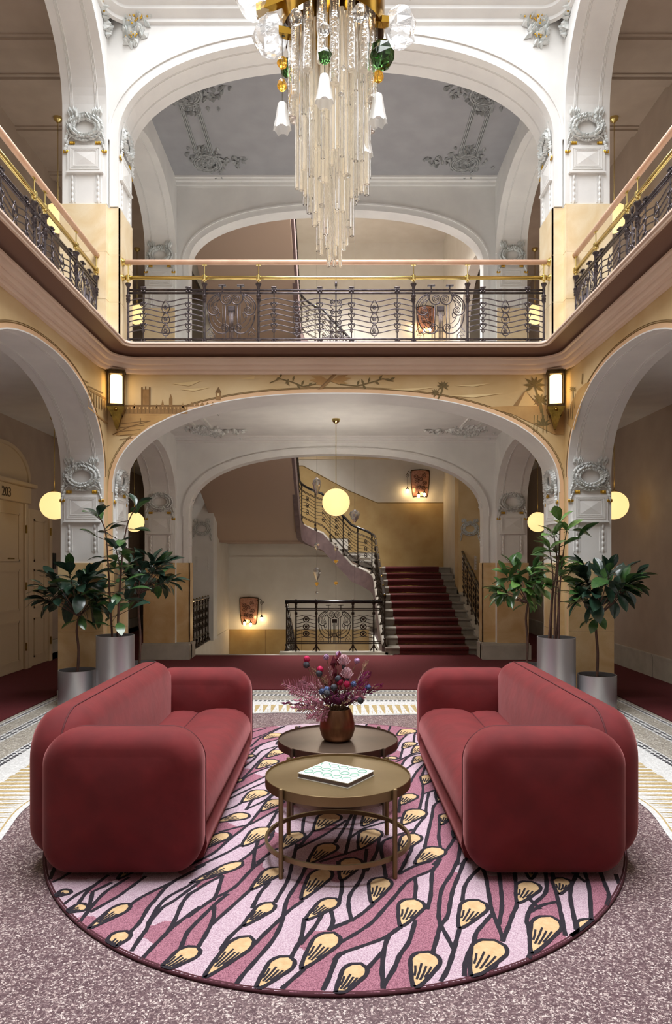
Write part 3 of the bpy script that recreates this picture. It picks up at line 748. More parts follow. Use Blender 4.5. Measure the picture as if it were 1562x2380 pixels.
# ================================================================ ORNATE BALCONY RAILINGS  (local: x along, y depth, z up from the floor)
def spiral_pts(cx, cz, r0, r1, turns, a0, sg=1, n=13):
    k = int(turns*n); out = []
    for i in range(k+1):
        t = i/k; a = a0 + sg*2*pi*turns*t; r = r0+(r1-r0)*t
        out.append((cx+r*cos(a), 0, cz+r*sin(a)))
    return out
_mesh = {}
def cached(key, fn):
    if key not in _mesh: _mesh[key] = fn()
    return _mesh[key]
def tubem(name, pts, r, seg, m, flat=None):
    return MB().tube(pts, r, seg, flat=flat).mesh(name, m, True)
ZB = [.635-.0625*k for k in range(7)]
def iron_wave(t, x0, x1, m, key):
    W = x1-x0; c = (x0+x1)/2; f1, f2 = .20, .79
    def bar():
        pts = []
        for i in range(29):
            f = i/28; pts.append((-W/2+W*f, 0, .022*cos(2*pi*(f-f1)/(f2-f1))))
        return tubem('wave_bar', pts, .0072, 5, m)
    me = cached(('bar', key, round(W, 2)), bar)
    for z in ZB: put('wave_bar', me, t, Matrix.Translation((c, 0, z)))
    def clasp():
        mb = MB()
        for k in range(3):
            z = .555-.125*k
            for sg in (-1, 1):
                mb.tube([(sg*.004, -.006, z+.055), (sg*.028, -.008, z+.035), (sg*.030, -.008, z+.012), (sg*.008, -.006, z-.01), (sg*.016, -.006, z-.045), (sg*.004, -.006, z-.06)], .0055, 5)
                mb.tube([(sg*.030, -.008, z+.012), (sg*.040, -.008, z+.03), (sg*.034, -.008, z+.05), (sg*.018, -.008, z+.045)], .005, 5)
        return mb.mesh('leaf_clasp', m, True)
    def oval():
        mb = MB()
        mb.tube([(.045*cos(2*pi*i/16)*(1-.25*sin(2*pi*i/16)), -.008, .062*sin(2*pi*i/16)) for i in range(16)], .006, 5, closed=True)
        mb.tube(spiral_pts(0, -.005, .026, .004, 2, pi/2), .005, 5)
        mb.xf(Matrix.Translation((0, -.008, 0)), 80)
        mb.tube([(-.03, -.008, .05), (0, -.008, .085), (.03, -.008, .05)], .005, 5)
        mb.tube([(-.012, -.008, -.055), (0, -.008, -.085), (.012, -.008, -.055)], .005, 5)
        return mb.mesh('oval_ornament', m, True)
    def subpost():
        mb = MB().tube([(0, 0, .13), (0, 0, .775)], .007, 6).bbox(-.033, .033, -.02, .02, .775, .792, .004).bbox(-.018, .018, -.014, .014, .76, .775, .003)
        for z in (.145, .735):
            for sg in (-1, 1): mb.ball((sg*.018, -.018, z), .013, u=8, v=6)
        return mb.mesh('bar_post', m, 40)
    for f in (f1, f2):
        put('bar_post', cached(('sp', key), subpost), t, Matrix.Translation((x0+W*f, 0, 0)))
        put('leaf_clasp', cached(('cl', key), clasp), t, Matrix.Translation((x0+W*f, 0, 0)))
    for k in range(3): put('oval_ornament', cached(('ov', key), oval), t, Matrix.Translation((x0+W*.495, 0, .55-.14*k)))
def iron_scroll(t, x0, x1, m, key, zs=1.0, zo=0.0):
    W = x1-x0; c = (x0+x1)/2; k = W/1090.0
    def q(zx, zy): return ((zx-832)*k, 0, (.155+(1235-zy)*(.72-.155)/920.0))
    sc = lambda r: r*k
    items = []
    def add(nm, pts, r): items.append((nm, pts, r))
    for sg in (-1, 1):
        def Q(zx, zy): p = q(832+(zx-832), zy); return (p[0]*sg*-1 if sg < 0 else p[0], p[1], p[2])
        def mir(zx): return 832+(832-zx)
        # coordinates below are for the half at smaller x; mirrored for the other one
        X = (lambda zx: zx) if sg < 0 else mir
        def L(pts): return [q(X(a), b) for a, b in pts]
        def sp(cx, cy, R0, R1, turns, a0, dirn):
            return [q(X(cx+(R0+(R1-R0)*i/(turns*14))*cos(a0+dirn*2*pi*i/14)), cy-(R0+(R1-R0)*i/(turns*14))*sin(a0+dirn*2*pi*i/14)) for i in range(int(turns*14)+1)]
        add('scroll', sp(740, 435, 96, 10, 2.6, -pi/2, 1), .0052)
        add('scroll', sp(497, 655, 84, 10, 2.2, -pi/2, 1), .005)
        add('scroll', sp(695, 990, 88, 10, 2.2, -pi/2, 1), .005)
        add('scroll_arc', L([(620, 330), (600, 400), (622, 480), (680, 530), (740, 540), (800, 515), (822, 470)]), .008)
        add('scroll_arc', L([(580, 338), (470, 385), (385, 470), (345, 570), (360, 670), (410, 730), (480, 748), (545, 725), (578, 680)]), .008)
        add('scroll_arc', L([(362, 730), (375, 830), (410, 930), (470, 1020), (550, 1085), (640, 1105), (720, 1092), (768, 1050), (780, 990)]), .008)
        for a, b, e in ((440, 395, 640), (490, 440, 590), (540, 470, 580)):
            add('scroll_strand', L([(590, 360), (a+60, a and 400+ (a-440)*.3), (b, 520), (b-10, e)]), .005)
        add('scroll_strand', L([(600, 420), (540, 520), (528, 580)]), .005)
        add('scroll_strand', L([(435, 770), (470, 880), (540, 960), (615, 1000)]), .005)
        add('scroll_strand', L([(515, 780), (560, 860), (635, 920)]), .005)
        add('scroll_strand', L([(500, 760), (580, 800), (600, 700)]), .005)
        for zx in (660, 715): add('upright', L([(zx, 545), (zx, 1240)]), .006)
        add('upright', L([(800, 640), (800, 1240)]), .005)
        add('hook', L([(770, 620), (760, 740), (790, 760)]), .005)
        add('creeper', L([(420, 975), (340, 1070), (420, 1075), (350, 1150), (450, 1140), (380, 1220), (500, 1220), (495, 1130), (430, 1060)]), .0055)
    add('upright', [q(832, 640), q(832, 1240)], .005)
    add('hook', [q(780, 985), q(880, 985)], .005); add('hook', [q(780, 1060), q(880, 1060)], .005)
    for i, (nm, pts, r) in enumerate(items):
        me = cached(('scr', key, round(W, 2), i), lambda: tubem(nm, smooth_pts(pts) if len(pts) < 12 and len(pts) > 2 and nm != 'creeper' else pts, r, 5, m))
        put(nm, me, t, Matrix.Translation((c, -.004, 0)))
    me = cached(('mask', key), lambda: MB().bbox(-.045, .045, -.012, .004, .50, .565, .008).mesh('iron_mask', m))
    put('iron_mask', me, t, Matrix.Translation((c, 0, 0)))
    for sx in (-.11, .11):
        me = cached(('fin', key), lambda: MB().tube([(0, 0, .73), (0, 0, .80)], .008, 6).bbox(-.045, .045, -.02, .02, .80, .815, .004).mesh('flat_finial', m))
        put('flat_finial', me, t, Matrix.Translation((c+sx, 0, 0)))
def smooth_pts(pts, n=5):
    P_ = [Vector(p) for p in pts]; out = []
    for i in range(len(P_)-1):
        p0, p1, p2, p3 = P_[max(i-1, 0)], P_[i], P_[i+1], P_[min(i+2, len(P_)-1)]
        for j in range(n):
            s = j/n
            out.append(tuple(.5*((2*p1)+(p2-p0)*s+(2*p0-5*p1+4*p2-p3)*s*s+(3*p1-p0-3*p2+p3)*s**3)))
    out.append(tuple(P_[-1])); return out
def iron_column(t, x, m, key):
    def f():
        mb = MB().tube([(0, 0, .13), (0, 0, .80)], .009, 6).bbox(-.014, .014, -.012, .012, .80, .85, .003)
        for k in range(4):
            z = .61-.12*k
            for sg in (-1, 1):
                mb.tube([(sg*abs(p[0]), -.006, p[2]) if False else (p[0], -.006, p[2]) for p in spiral_pts(sg*.038, z, .030, .006, 1.6, pi/2 if sg > 0 else pi/2, -sg)], .0065, 5)
                mb.tube([(sg*.05, -.006, z-.02), (sg*.066, -.006, z-.055), (sg*.03, -.006, z-.095)], .0055, 5)
        for k in range(5):
            for sg in (-1, 1): mb.tube([(0, -.004, .16), (sg*(.03+.028*k), -.004, .24-.012*k), (sg*(.05+.03*k), -.004, .16+.03*(k == 4))], .005, 5)
        return mb.mesh('scroll_column', m, True)
    put('scroll_column', cached(('col', key), f), t, Matrix.Translation((x, 0, 0)))
def iron_post(t, x, m, key):
    def f():
        mb = MB().tube([(0, 0, .0), (0, 0, .70)], .014, 8)
        mb.lathe([(.016, .60), (.024, .61), (.024, .625), (.018, .63), (.026, .64), (.026, .655), (.018, .66), (.028, .675), (.028, .69), (.018, .70), (.018, .79), (.030, .81), (.036, .82), (.036, .832), (.01, .835)], 10)
        for sg in (-1, 1): mb.ball((sg*.018, -.018, .145), .014, u=8, v=6)
        mb.tube([(0, 0, .0), (0, 0, .14)], .018, 8)
        return mb.mesh('iron_post', m, 40)
    put('iron_post', cached(('post', key), f), t, Matrix.Translation((x, 0, 0)))
    def g():
        mb = MB().tube([(0, 0, .83), (0, 0, .88)], .012, 8).lathe([(.022, .868), (.030, .875), (.030, .925), (.022, .932)], 10)
        mb.tube([(0, 0, .93), (0, 0, 1.06)], .0065, 8).bbox(-.03, .03, -.012, .012, 1.05, 1.056, .002)
        return mb.mesh('brass_stub', M['brass'], 40)
    put('brass_stub', cached('stub', g), t, Matrix.Translation((x, 0, 0)))
def balcony_railing(label, loc, rz, hl, posts, panels, m, key, group):
    t = thing('balcony_railing', label, 'railing', loc, rz, group)
    I = Matrix.Identity(4)
    def rail(nm, z, r, mm, seg=12, h=hl): put(nm, tubem(nm, [(-h, 0, z), (h, 0, z)], r, seg, mm), t, I)
    rail('wooden_handrail', 1.085, .030, M['railwood'], 14)
    rail('brass_rail', .90, .023, M['brass'], 12)
    for z in (.754, .718): rail('iron_rail', z, .014, m, 8, hl-.05)
    for z in (.168, .135): rail('iron_rail', z, .012, m, 8, hl-.05)
    for sg in (-1, 1):
        for z, r in ((1.085, .034), (.90, .028)):
            mb = MB().tube([(sg*(hl-.02), 0, z), (sg*(hl+.015), 0, z)], r, 12).tube([(sg*(hl+.005), 0, z), (sg*(hl+.02), 0, z)], r*1.45, 12)
            put('wall_bracket', mb.mesh('wall_bracket', M['brass'], 40), t, I)
    for x in posts: iron_post(t, x, m, key)
    for kind, a, b in panels:
        if kind == 'w': iron_wave(t, a, b, m, key)
        elif kind == 's': iron_scroll(t, a, b, m, key)
        else: iron_column(t, a, m, key)
    return t
fp = [-2.48, -1.57, -.925, .925, 1.57, 2.48]
balcony_railing('wrought iron balcony railing with pale wooden handrail across the wide arch', (0, 8.42, Z2-.02), 0, 2.53, fp,
    [('w', -2.48, -1.57), ('s', -1.57, -.925), ('w', -.925, 0), ('c', 0, 0), ('w', 0, .925), ('s', .925, 1.57), ('w', 1.57, 2.48)], M['iron'], 'b', 'balcony railings')
sp_ = [-1.56, -.93, -.12, .12, .93, 1.56]
pn = [('s', -1.56, -.93), ('w', -.93, -.12), ('c', 0, 0), ('w', .12, .93), ('s', .93, 1.56)]
for sg in (-1, 1):
    for k, yc in enumerate((6.645, 2.75)):
        balcony_railing('wrought iron railing in a side arch over the %s corridor, %s' % ('numbered door' if sg < 0 else 'plain', 'by the corner pier' if k == 0 else 'away from it'),
            (sg*2.79, yc, Z2-.02), sg*-pi/2, 1.60, sp_, pn, M['iron'], 'b', 'balcony railings')

# ================================================================ STAIR BALUSTRADES
def balustrade(label, path, group, posts_every=.42, h=.88, nbars=6, m=None, motif=True, feet=True):
    """path: list of (x, y, z) of the walking line edge; iron posts, wavy bars, black handrail"""
    m = m or M['iron_black']
    t = thing('stair_balustrade', label, 'balustrade', path[0], group=group)
    V = [Vector(p) for p in path]; cum = [0]
    for a, b in zip(V, V[1:]): cum.append(cum[-1]+(b-a).length)
    Lt = cum[-1]
    def at(s):
        s = max(0, min(Lt, s))
        for i in range(len(V)-1):
            if s <= cum[i+1]+1e-9: return V[i].lerp(V[i+1], (s-cum[i])/max(cum[i+1]-cum[i], 1e-9))
        return V[-1]
    n = max(2, int(Lt/.08)); ss = [Lt*i/n for i in range(n+1)]
    def line(z): return [tuple(at(s)+Vector((0, 0, z))) for s in ss]
    obj('handrail', MB().tube(line(h), .028, 8), M['blackrail'], t, smooth=True)
    for z in (h-.12, h-.145, .19, .165): obj('iron_rail', MB().tube(line(z), .008, 5), m, t, smooth=True)
    np_ = max(1, round(Lt/posts_every)); D = Lt/np_
    for i in range(np_+1):
        p = at(i*D); mb = MB().tube([p+Vector((0, 0, 0.0)), p+Vector((0, 0, h))], .012, 6)
        mb.lathe([(.012, h-.10), (.022, h-.09), (.014, h-.05), (.024, h-.03), (.03, h-.01)], 8, p)
        mb.lathe([(.05, 0), (.045, .02), (.02, .06), (.014, .1), (.024, .115), (.024, .14), (.012, .15)], 8, p)
        obj('iron_post', mb, m, t, smooth=40)
        obj('post_knob', MB().ball(p+Vector((0, 0, h+.022)), .02, u=8, v=6), M['brass_dark'], t, smooth=True)
    for i in range(np_):
        s0 = i*D
        for k in range(nbars):
            z = .30+(h-.52)*k/(nbars-1)
            pts = [tuple(at(s0+D*j/8)+Vector((0, 0, z+.018*cos(2*pi*(j/8-.5))))) for j in range(9)]
            obj('wave_bar', MB().tube(pts, .0055, 4), m, t, smooth=True)
        if motif:
            for k in range(3):
                c = at(s0+D*.5)+Vector((0, 0, .33+.15*k)); d = (at(s0+D*.6)-at(s0+D*.4)); d.z = 0; d.normalize()
                mb = MB().tube([tuple(c+d*(.035*cos(2*pi*j/10))+Vector((0, 0, .045*sin(2*pi*j/10)))) for j in range(10)], .008, 4, closed=True)
                mb.ball(c, .018, u=6, v=4)
                obj('oval_ornament', mb, m, t, smooth=True)
    return t
G = 'stair hall balustrades'
H0 = [(x, y, z+.04) for x, y, z in helix(0.0)]; H1 = [(x, y, z+.04) for x, y, z in helix(Z2)]
balustrade('black iron balustrade winding up the inner side of the carpeted stairs', H0, G)
balustrade('black iron balustrade winding above the upper gallery floor', H1, G)
balustrade('black iron balustrade sloping up between the carpeted flight and a pier', [(2.60, 12.3, .08), (2.60, 15.15, 1.20)], G)
balustrade('short level iron balustrade in the side opening by the descending flight', [(-2.62, 12.1, .02), (-2.62, 14.45, .02)], G, .3)
balustrade('black iron balustrade sloping down beside the descending flight', [(-.87, 12.42, .03), (-.87, 15.9, -1.35)], G, .45)
obj('string_plinth', MB().loft([[(2.52, y, z-.4), (2.68, y, z-.4), (2.68, y, z+.06), (2.52, y, z+.06)] for y, z in ((12.2, .05), (15.2, 1.2))], True, True, True), M['plinth'], bpy.data.objects['staircase'])
# guard in front of the well: wave, great scroll, wave
t = thing('well_balustrade', 'level black iron balustrade with a great scroll panel guarding the stairwell', 'balustrade', (-.03, 12.34, .05), group=G)
mk = M['iron_black']
put('handrail', tubem('handrail', [(-.86, 0, .87), (.84, 0, .87)], .03, 10, M['blackrail']), t, Matrix.Identity(4))
for z in (.752, .722, .168, .138): put('iron_rail', tubem('iron_rail', [(-.84, 0, z), (.82, 0, z)], .008, 6, mk), t, Matrix.Identity(4))
def wellpost():
    mb = MB().tube([(0, 0, 0), (0, 0, .86)], .013, 6)
    mb.lathe([(.013, .75), (.024, .77), (.016, .8), (.026, .83), (.032, .85)], 8)
    mb.lathe([(.02, .64), (.026, .65), (.026, .68), (.02, .69)], 8)
    for sg in (-1, 1): mb.tube([(0, 0, .13), (sg*.02, 0, .07), (sg*.065, 0, .012)], .012, 5)
    mb.ball((0, 0, .895), .024, u=8, v=6)
    return mb.mesh('iron_post', mk, 40)
wp = wellpost()
for x in (-.67, -.315, .325, .69): put('iron_post', wp, t, Matrix.Translation((x, 0, 0)))
iron_scroll(t, -.315, .325, mk, 'w')
for a, b in ((-.67, -.315), (.325, .69)):
    W = b-a
    me = cached(('wb', round(W, 2)), lambda: tubem('wave_bar', [(-W/2+W*i/16, 0, .016*cos(2*pi*(i/16-.5))) for i in range(17)], .006, 5, mk))
    for k in range(7): put('wave_bar', me, t, Matrix.Translation(((a+b)/2, 0, .25+.062*k)))
    def ov():
        mb = MB().tube([(.05*cos(2*pi*j/12), -.006, .045*sin(2*pi*j/12)) for j in range(12)], .01, 5, closed=True).ball((0, -.006, 0), .026, .012, .026, u=8, v=6)
        return mb.mesh('oval_ornament', mk, True)
    for k in range(3): put('oval_ornament', cached('wov', ov), t, Matrix.Translation(((a+b)/2, 0, .31+.125*k)))
# ================================================================ LAMPS
M['globe'] = mat('lit_opal_glass', S(255,236,190), .3, emit=.8, emitc=(1.0, .70, .29, 1))
M['lantern_glass'] = mat('lit_lantern_glass', S(255,230,180), .3, emit=2.6, emitc=(1.0, .66, .25, 1))
M['bulb'] = mat('lit_bulb', S(255,240,210), .3, emit=30, emitc=(1.0, .70, .34, 1))
M['bronze'] = mat('dark_bronze', S(92,74,48), .4, .8, c2=S(70,54,34), scale=12)
def globe_lamp(label, x, y, z, zc, group, power=8, rod=None):
    t = thing('globe_lamp', label, 'lamp', (x, y, z), group=group)
    I = Matrix.Identity(4)
    obj('globe', MB().ball((0, 0, 0), .2, u=32, v=20), M['globe'], t, smooth=True, M=I)
    l = bpy.data.lights.new('globe_light', 'POINT'); l.energy = power; l.color = (1.0, .92, .80); l.shadow_soft_size = .21
    lo_ = bpy.data.objects.new('globe_light', l); COL.objects.link(lo_); lo_.parent = t
    obj('globe_collar', MB().lathe([(.05, .188), (.05, .205), (.03, .215), (.012, .23)], 14), M['brass'], t, smooth=30, M=I)
    obj('lamp_rod', MB().tube([(0, 0, .2), (0, 0, zc-z)], rod or .005, 6), M['iron_black'] if rod else M['brass'], t, smooth=True, M=I)
    obj('ceiling_cup', MB().lathe([(.012, -.07), (.03, -.06), (.055, -.035), (.062, -.005), (.062, 0)], 16), M['brass'], t, smooth=30, M=Matrix.Translation((0, 0, zc-z)))
G = 'globe lamps'
globe_lamp('glowing globe lamp on a rod in front of the winding stairs', 0.0, 10.25, 2.48, ZC1, G, 310)
for sg in (-1, 1):
    s = 'numbered door side' if sg < 0 else 'plain corridor side'
    x1 = -4.03 if sg < 0 else 3.98
    globe_lamp('globe lamp half hidden behind the lower corner pier, '+s, x1, 10.1, 2.42, ZC1, G, 5)
    globe_lamp('globe lamp deep in the lower corridor between two piers, '+s, sg*4.06, 14.2, 2.42, ZC1, G, 5)
    globe_lamp('globe lamp behind the balcony handrail beside the upper corner pier, '+s, sg*3.98, 10.1, 6.53, ZC2, G, 2)
    globe_lamp('globe lamp deep in the upper corridor behind the balcony bars, '+s, sg*4.03, 14.3, 6.63, ZC2, G, 2)
globe_lamp('added globe lamp hidden low in the stairwell, brightening the wall under the flight', .0, 14.6, -.9, ZT, G, 260, .0025)  # added lamp, out of view below floor level, lights the wall under the flights
# corner lanterns
def lantern(sg):
    t = thing('corner_lantern', 'lit rectangular wall lantern in the corner beside the painted %s' % ('parliament' if sg < 0 else 'pyramid'), 'lantern', (sg*2.56, 8.22, 3.42), sg*radians(-12), 'corner lanterns')
    I = Matrix.Identity(4); w, d, h = .085, .07, .40
    fr = MB()
    for a in (-w, w):
        for b in (-d, d): fr.box(a-.009, a+.009, b-.009, b+.009, 0, h)
    for z in (0, h-.02): fr.box(-w-.009, w+.009, -d-.009, d+.009, z-.012, z+.02)
    fr.bbox(-w-.02, w+.02, -d-.02, d+.02, h, h+.015, .004)
    obj('lantern_frame', fr, M['bronze'], t, M=I)
    g = MB(); 
    g.lathe([(.066, .03), (.070, .05), (.070, h-.06), (.066, h-.04)], 18)
    obj('glass_cylinder', g, M['lantern_glass'], t, smooth=30, M=I)
    br = MB().loft([[(-a, d+.04, z), (a, d+.04, z), (a, -b, z), (-a, -b, z)] for a, b, z in ((.10, .08, -.012), (.09, .06, -.04), (.055, .0, -.10), (.035, -.03, -.17), (.012, -.07, -.25))], True, True, True)
    br.ball((0, -.07, -.05), .02, u=8, v=6)
    obj('bracket', br, M['brass_dark'], t, smooth=30, M=I)
    obj('back_plate', MB().bbox(-.07, .07, d, d+.05, -.10, h-.02, .006), M['bronze'], t, M=I)
    return t
lantern(-1); lantern(1)
# copper sconces on the end wall
M['copper'] = mat('hammered_copper_glass', S(196,132,110), .32, .35, c2=S(222,172,146), scale=26, bump=.5, bscale=60)
M['pierced'] = mat('dark_pierced_metal', S(70,44,34), .4, .7)
def sconce(label, x, z, sg):
    t = thing('copper_sconce', label, 'sconce', (x, YE, z), group='copper sconces'); I = Matrix.Identity(4)
    sh = MB(); rows = []
    for a, zz, y in ((.22, .32, -.05), (.225, .25, -.09), (.215, .0, -.12), (.19, -.22, -.11), (.165, -.32, -.07)):
        rows.append([(-a, -.01, zz), (-a*.6, y, zz+.012), (0, y-.02, zz+.02), (a*.6, y, zz+.012), (a, -.01, zz)])
    sh.loft(rows, False); obj('shield', sh, M['copper'], t, smooth=40, M=I)
    ed = MB()
    for k in (0, 4): ed.tube([r[k] for r in rows], .012, 6)
    ed.tube(rows[0], .016, 6).tube(rows[-1], .009, 6); ed.tube([(rows[3][k][0], rows[3][k][1]-.012, rows[3][k][2]+.12) for k in range(5)], .008, 6)
    obj('shield_frame', ed, M['bronze'], t, smooth=True, M=I)
    for i, (bx, bz) in enumerate(((-.11, .17), (.09, .2), (-.1, .05), (.1, .02), (0, .1), (-.06, -.08), (.07, -.1))):
        obj('filigree', MB().tube(spiral_pts(bx, bz, .06, .01, 1.8, i, 1 if i % 2 else -1), .006, 5).xf(Matrix.Translation((0, -.135, 0))), M['pierced'], t, smooth=True, M=I)
    arm = MB().tube([(-sg*.2, -.05, .26), (-sg*.30, -.10, .30), (-sg*.33, -.12, .22)], .008, 6).tube(spiral_pts(-sg*.31, .20, .05, .01, 1.5, 0, 1), .006, 5).tube([(-sg*.32, -.12, .2), (-sg*.32, -.12, -.1)], .004, 5)
    obj('arm', arm, M['bronze'], t, smooth=True, M=I)
    for bx, by, bz in ((-sg*.32, -.12, -.14), (.08*sg, -.2, -.24), (-.06*sg, -.2, -.27)):
        obj('bulb_holder', MB().lathe([(.006, .07), (.02, .03), (.045, .01), (.04, 0)], 10, (bx, by, bz)), M['bronze'], t, smooth=30, M=I)
        obj('bulb', MB().lathe([(.005, .0), (.026, -.01), (.032, -.045), (.022, -.075), (.004, -.085)], 10, (bx, by, bz)), M['bulb'], t, smooth=True, M=I)
sconce('copper shield sconce with lit bulbs above the descending flight', -2.12, .42, -1)
sconce('copper shield sconce with lit bulbs above the carpeted landing', 2.05, 3.52, 1)
sconce('copper shield sconce glowing behind the balcony railing on the upper end wall', 2.19, 7.5, 1)
# glass strands hanging in the stairwell
def glassm(name, c, rough=.06, emit=0, tr=.95):
    return mat(name, c, rough, trans=tr, ior=1.45, emit=emit, emitc=c)
M['clear'] = glassm('clear_glass', (.97, .97, .96, 1)); M['amber'] = glassm('amber_glass', S(236,180,70), emit=.08); M['greeng'] = glassm('green_glass', S(70,110,60))
M['wire'] = mat('steel_wire', S(120,116,108), .35, .9)
def drop(mb, z, r, h, n=8): mb.lathe([(.004, z), (r*.8, z-h*.15), (r, z-h*.35), (r*.7, z-h*.65), (.003, z-h)], n)
def strand(label, x, y, items):
    t = thing('glass_strand', label, 'glass pendant', (x, y, 0), group='glass strands in the stairwell'); I = Matrix.Identity(4)
    zmin = min(z for z, *_ in items)
    obj('wire', MB().tube([(0, 0, zmin-.02), (0, 0, ZT)], .003, 5), M['wire'], t, M=I)
    for z, r, h, m in items:
        mb = MB(); drop(mb, z, r, h); obj('glass_drop', mb, M[m], t, smooth=25, M=I)
strand('hanging wire with five glass drops in the stairwell beside the globe lamp', -.365, 13.4, [(3.23, .085, .36, 'clear'), (1.98, .055, .14, 'clear'), (1.52, .075, .27, 'clear'), (1.24, .04, .09, 'amber'), (1.06, .035, .05, 'clear')])
strand('hanging wire with three small amber and clear drops behind the globe lamp', .0, 13.0, [(1.92, .045, .12, 'clear'), (1.66, .045, .08, 'amber'), (1.26, .04, .08, 'amber'), (-.1, .03, .04, 'clear')])
strand('hanging wire with one large clear drop where the string curves', .35, 13.2, [(2.60, .10, .26, 'clear'), (-.05, .03, .04, 'clear')])

# ================================================================ CHANDELIER
M['tube'] = mat('frosted_cream_glass_tube', (1.0, .95, .86, 1), .12, trans=.8, ior=1.4, emit=.06, emitc=(1.0, .86, .66, 1))
M['tube_clear'] = mat('clear_glass_tube', (1.0, .98, .94, 1), .05, trans=.95, ior=1.45, emit=.015, emitc=(1.0, .92, .8, 1))
M['tube2'] = mat('ribbed_clear_glass_tube', (1.0, .96, .90, 1), .08, trans=.9, ior=1.4, emit=.02, emitc=(1.0, .85, .66, 1), bump=.6, bscale=45, c2=(.95, .88, .76, 1), scale=14)
M['milk'] = mat('white_opal_bell', (.95, .95, .94, 1), .25, trans=.4, emit=.04, emitc=(1, .97, .93, 1))
M['icy'] = mat('rough_clear_crystal', (.97, .98, 1, 1), .12, trans=.85, ior=1.38, bump=.8, bscale=14, emit=.05, emitc=(1, 1, 1, 1))
M['drum'] = mat('brass_drum', S(176,136,52), .2, 1.0)
M['drum_in'] = mat('dark_brown_enamel', S(70,40,20), .3, .6)
CHX, CHY = -.02, 4.8
ch = thing('chandelier', 'tall chandelier of cream glass tubes with bells and crystals hanging in the atrium', 'chandelier', (CHX, CHY, 5.1)); I4 = Matrix.Identity(4)
def chz(py, dy=0): return EYE + (CYP-py)*(CHY+dy)/FPX - 5.1
def chx(px, dy=0): return (px-CXP)*(CHY+dy)/FPX - CHX
obj('drum', MB().lathe([(.345, .08), (.35, .10), (.35, .9), (.345, .9)], 36, cap0=False, cap1=False), M['drum'], ch, smooth=30, M=I4)
obj('drum_lining', MB().lathe([(.345, .08), (.335, .10), (.335, .9)], 36, cap0=False, cap1=False), M['drum_in'], ch, smooth=30, M=I4)
obj('drum_plate', MB().lathe([(.34, .42), (.34, .44)], 36), M['drum'], ch, M=I4)
obj('drum_core', MB().lathe([(.19, -.12), (.19, .43)], 24), M['drum'], ch, smooth=30, M=I4)
obj('suspension_rod', MB().tube([(0, 0, .44), (0, 0, 4.22)], .012, 8), M['brass'], ch, smooth=True, M=I4)
rr = random.Random(21)
def tube_me(l, r, ribbed):
    mb = MB(); 
    if ribbed:
        prof = []; n = max(6, int(l/.05))
        for i in range(n+1): prof.append((r*(1+.10*rr.uniform(-1, 1)), -l*i/n))
        mb.lathe(prof, 9, cap0=True, cap1=True)
    else:
        mb.lathe([(r, 0), (r, -l)], 9, cap0=True, cap1=False)
        mb.lathe([(r, -l), (r*.72, -l), (r*.72, -l+.05), (.002, -l+.05)], 9, cap0=False, cap1=False)
    return mb
rings = [(.275, 17, .030, -.38, .13, .25, True), (.235, 20, .017, -.93, .10, .2, False), (.205, 16, .015, -.95, .14, .15, False), (.17, 17, .016, -1.08, .13, .1, False), (.125, 13, .017, -1.26, .10, .0, False), (.08, 9, .015, -1.36, .08, -.1, False), (.035, 6, .013, -1.48, .06, -.3, False)]
for R0, n, r, zb, sd, zt, rib in rings:
    for k in range(n):
        a = 2*pi*(k+rr.uniform(-.2, .2))/n; rad = R0+rr.uniform(-.015, .015)
        ztop = zt + rr.uniform(-.1, .1) if rib else .1
        bot = zb + rr.uniform(-sd, sd); z0 = ztop; segs = 1 if rib else 2
        cut = [z0 + (bot-z0)*(rr.uniform(.45, .7) if j else 0) for j in range(segs)] + [bot]
        for j in range(segs):
            l = cut[j]-cut[j+1]-(.012 if j+1 < segs else 0)
            if cut[j]-l > .05 and not rib: continue
            obj('glass_tube', tube_me(l, r*rr.uniform(.85, 1.15), rib), M['tube2'] if rib else M['tube' if rr.random() < .5 else 'tube_clear'], ch, smooth=50, M=Matrix.Translation((rad*cos(a), rad*sin(a), cut[j])))
for k in range(26):                              # little clear bosses where the tubes are joined
    a = rr.uniform(0, 2*pi); z = rr.uniform(-1.15, -.3); rad = .27+.17*min(0, z+.35)
    obj('glass_boss', MB().ball((0, 0, 0), .018, .018, .013, u=7, v=5), M['clear'], ch, smooth=25, M=Matrix.Translation((rad*cos(a), rad*sin(a), z)))
def bell():
    mb = MB(); seg = 18; rows = []
    for i, (r, z) in enumerate(((.004, .0), (.028, -.004), (.034, -.03), (.040, -.08), (.050, -.13), (.060, -.165))):
        rows.append([(r*cos(2*pi*k/seg)*(1+.05*cos(6*2*pi*k/seg)*(i/5)), r*sin(2*pi*k/seg)*(1+.05*cos(6*2*pi*k/seg)*(i/5)), z-(.022*(1+cos(6*2*pi*k/seg))*.5 if i == 5 else 0)) for k in range(seg)])
    mb.loft(rows, True, True, False); mb.lathe([(.012, -.02), (.026, -.05), (.03, -.1), (.018, -.14), (.003, -.15)], 10)
    return mb
def crystal(seed, r, flat=.7):
    q = random.Random(seed); mb = MB(); rows = []
    for i in range(6):
        t = i/5; rad = r*sin(pi*(.12+.76*t))
        rows.append([(rad*cos(2*pi*k/7)*q.uniform(.8, 1.15), rad*flat*sin(2*pi*k/7)*q.uniform(.8, 1.15), -r*1.15*cos(pi*(.08+.84*t))) for k in range(7)])
    mb.loft(rows, True, True, True); return mb
bm = bell().mesh('opal_bell', M['milk'], 40)
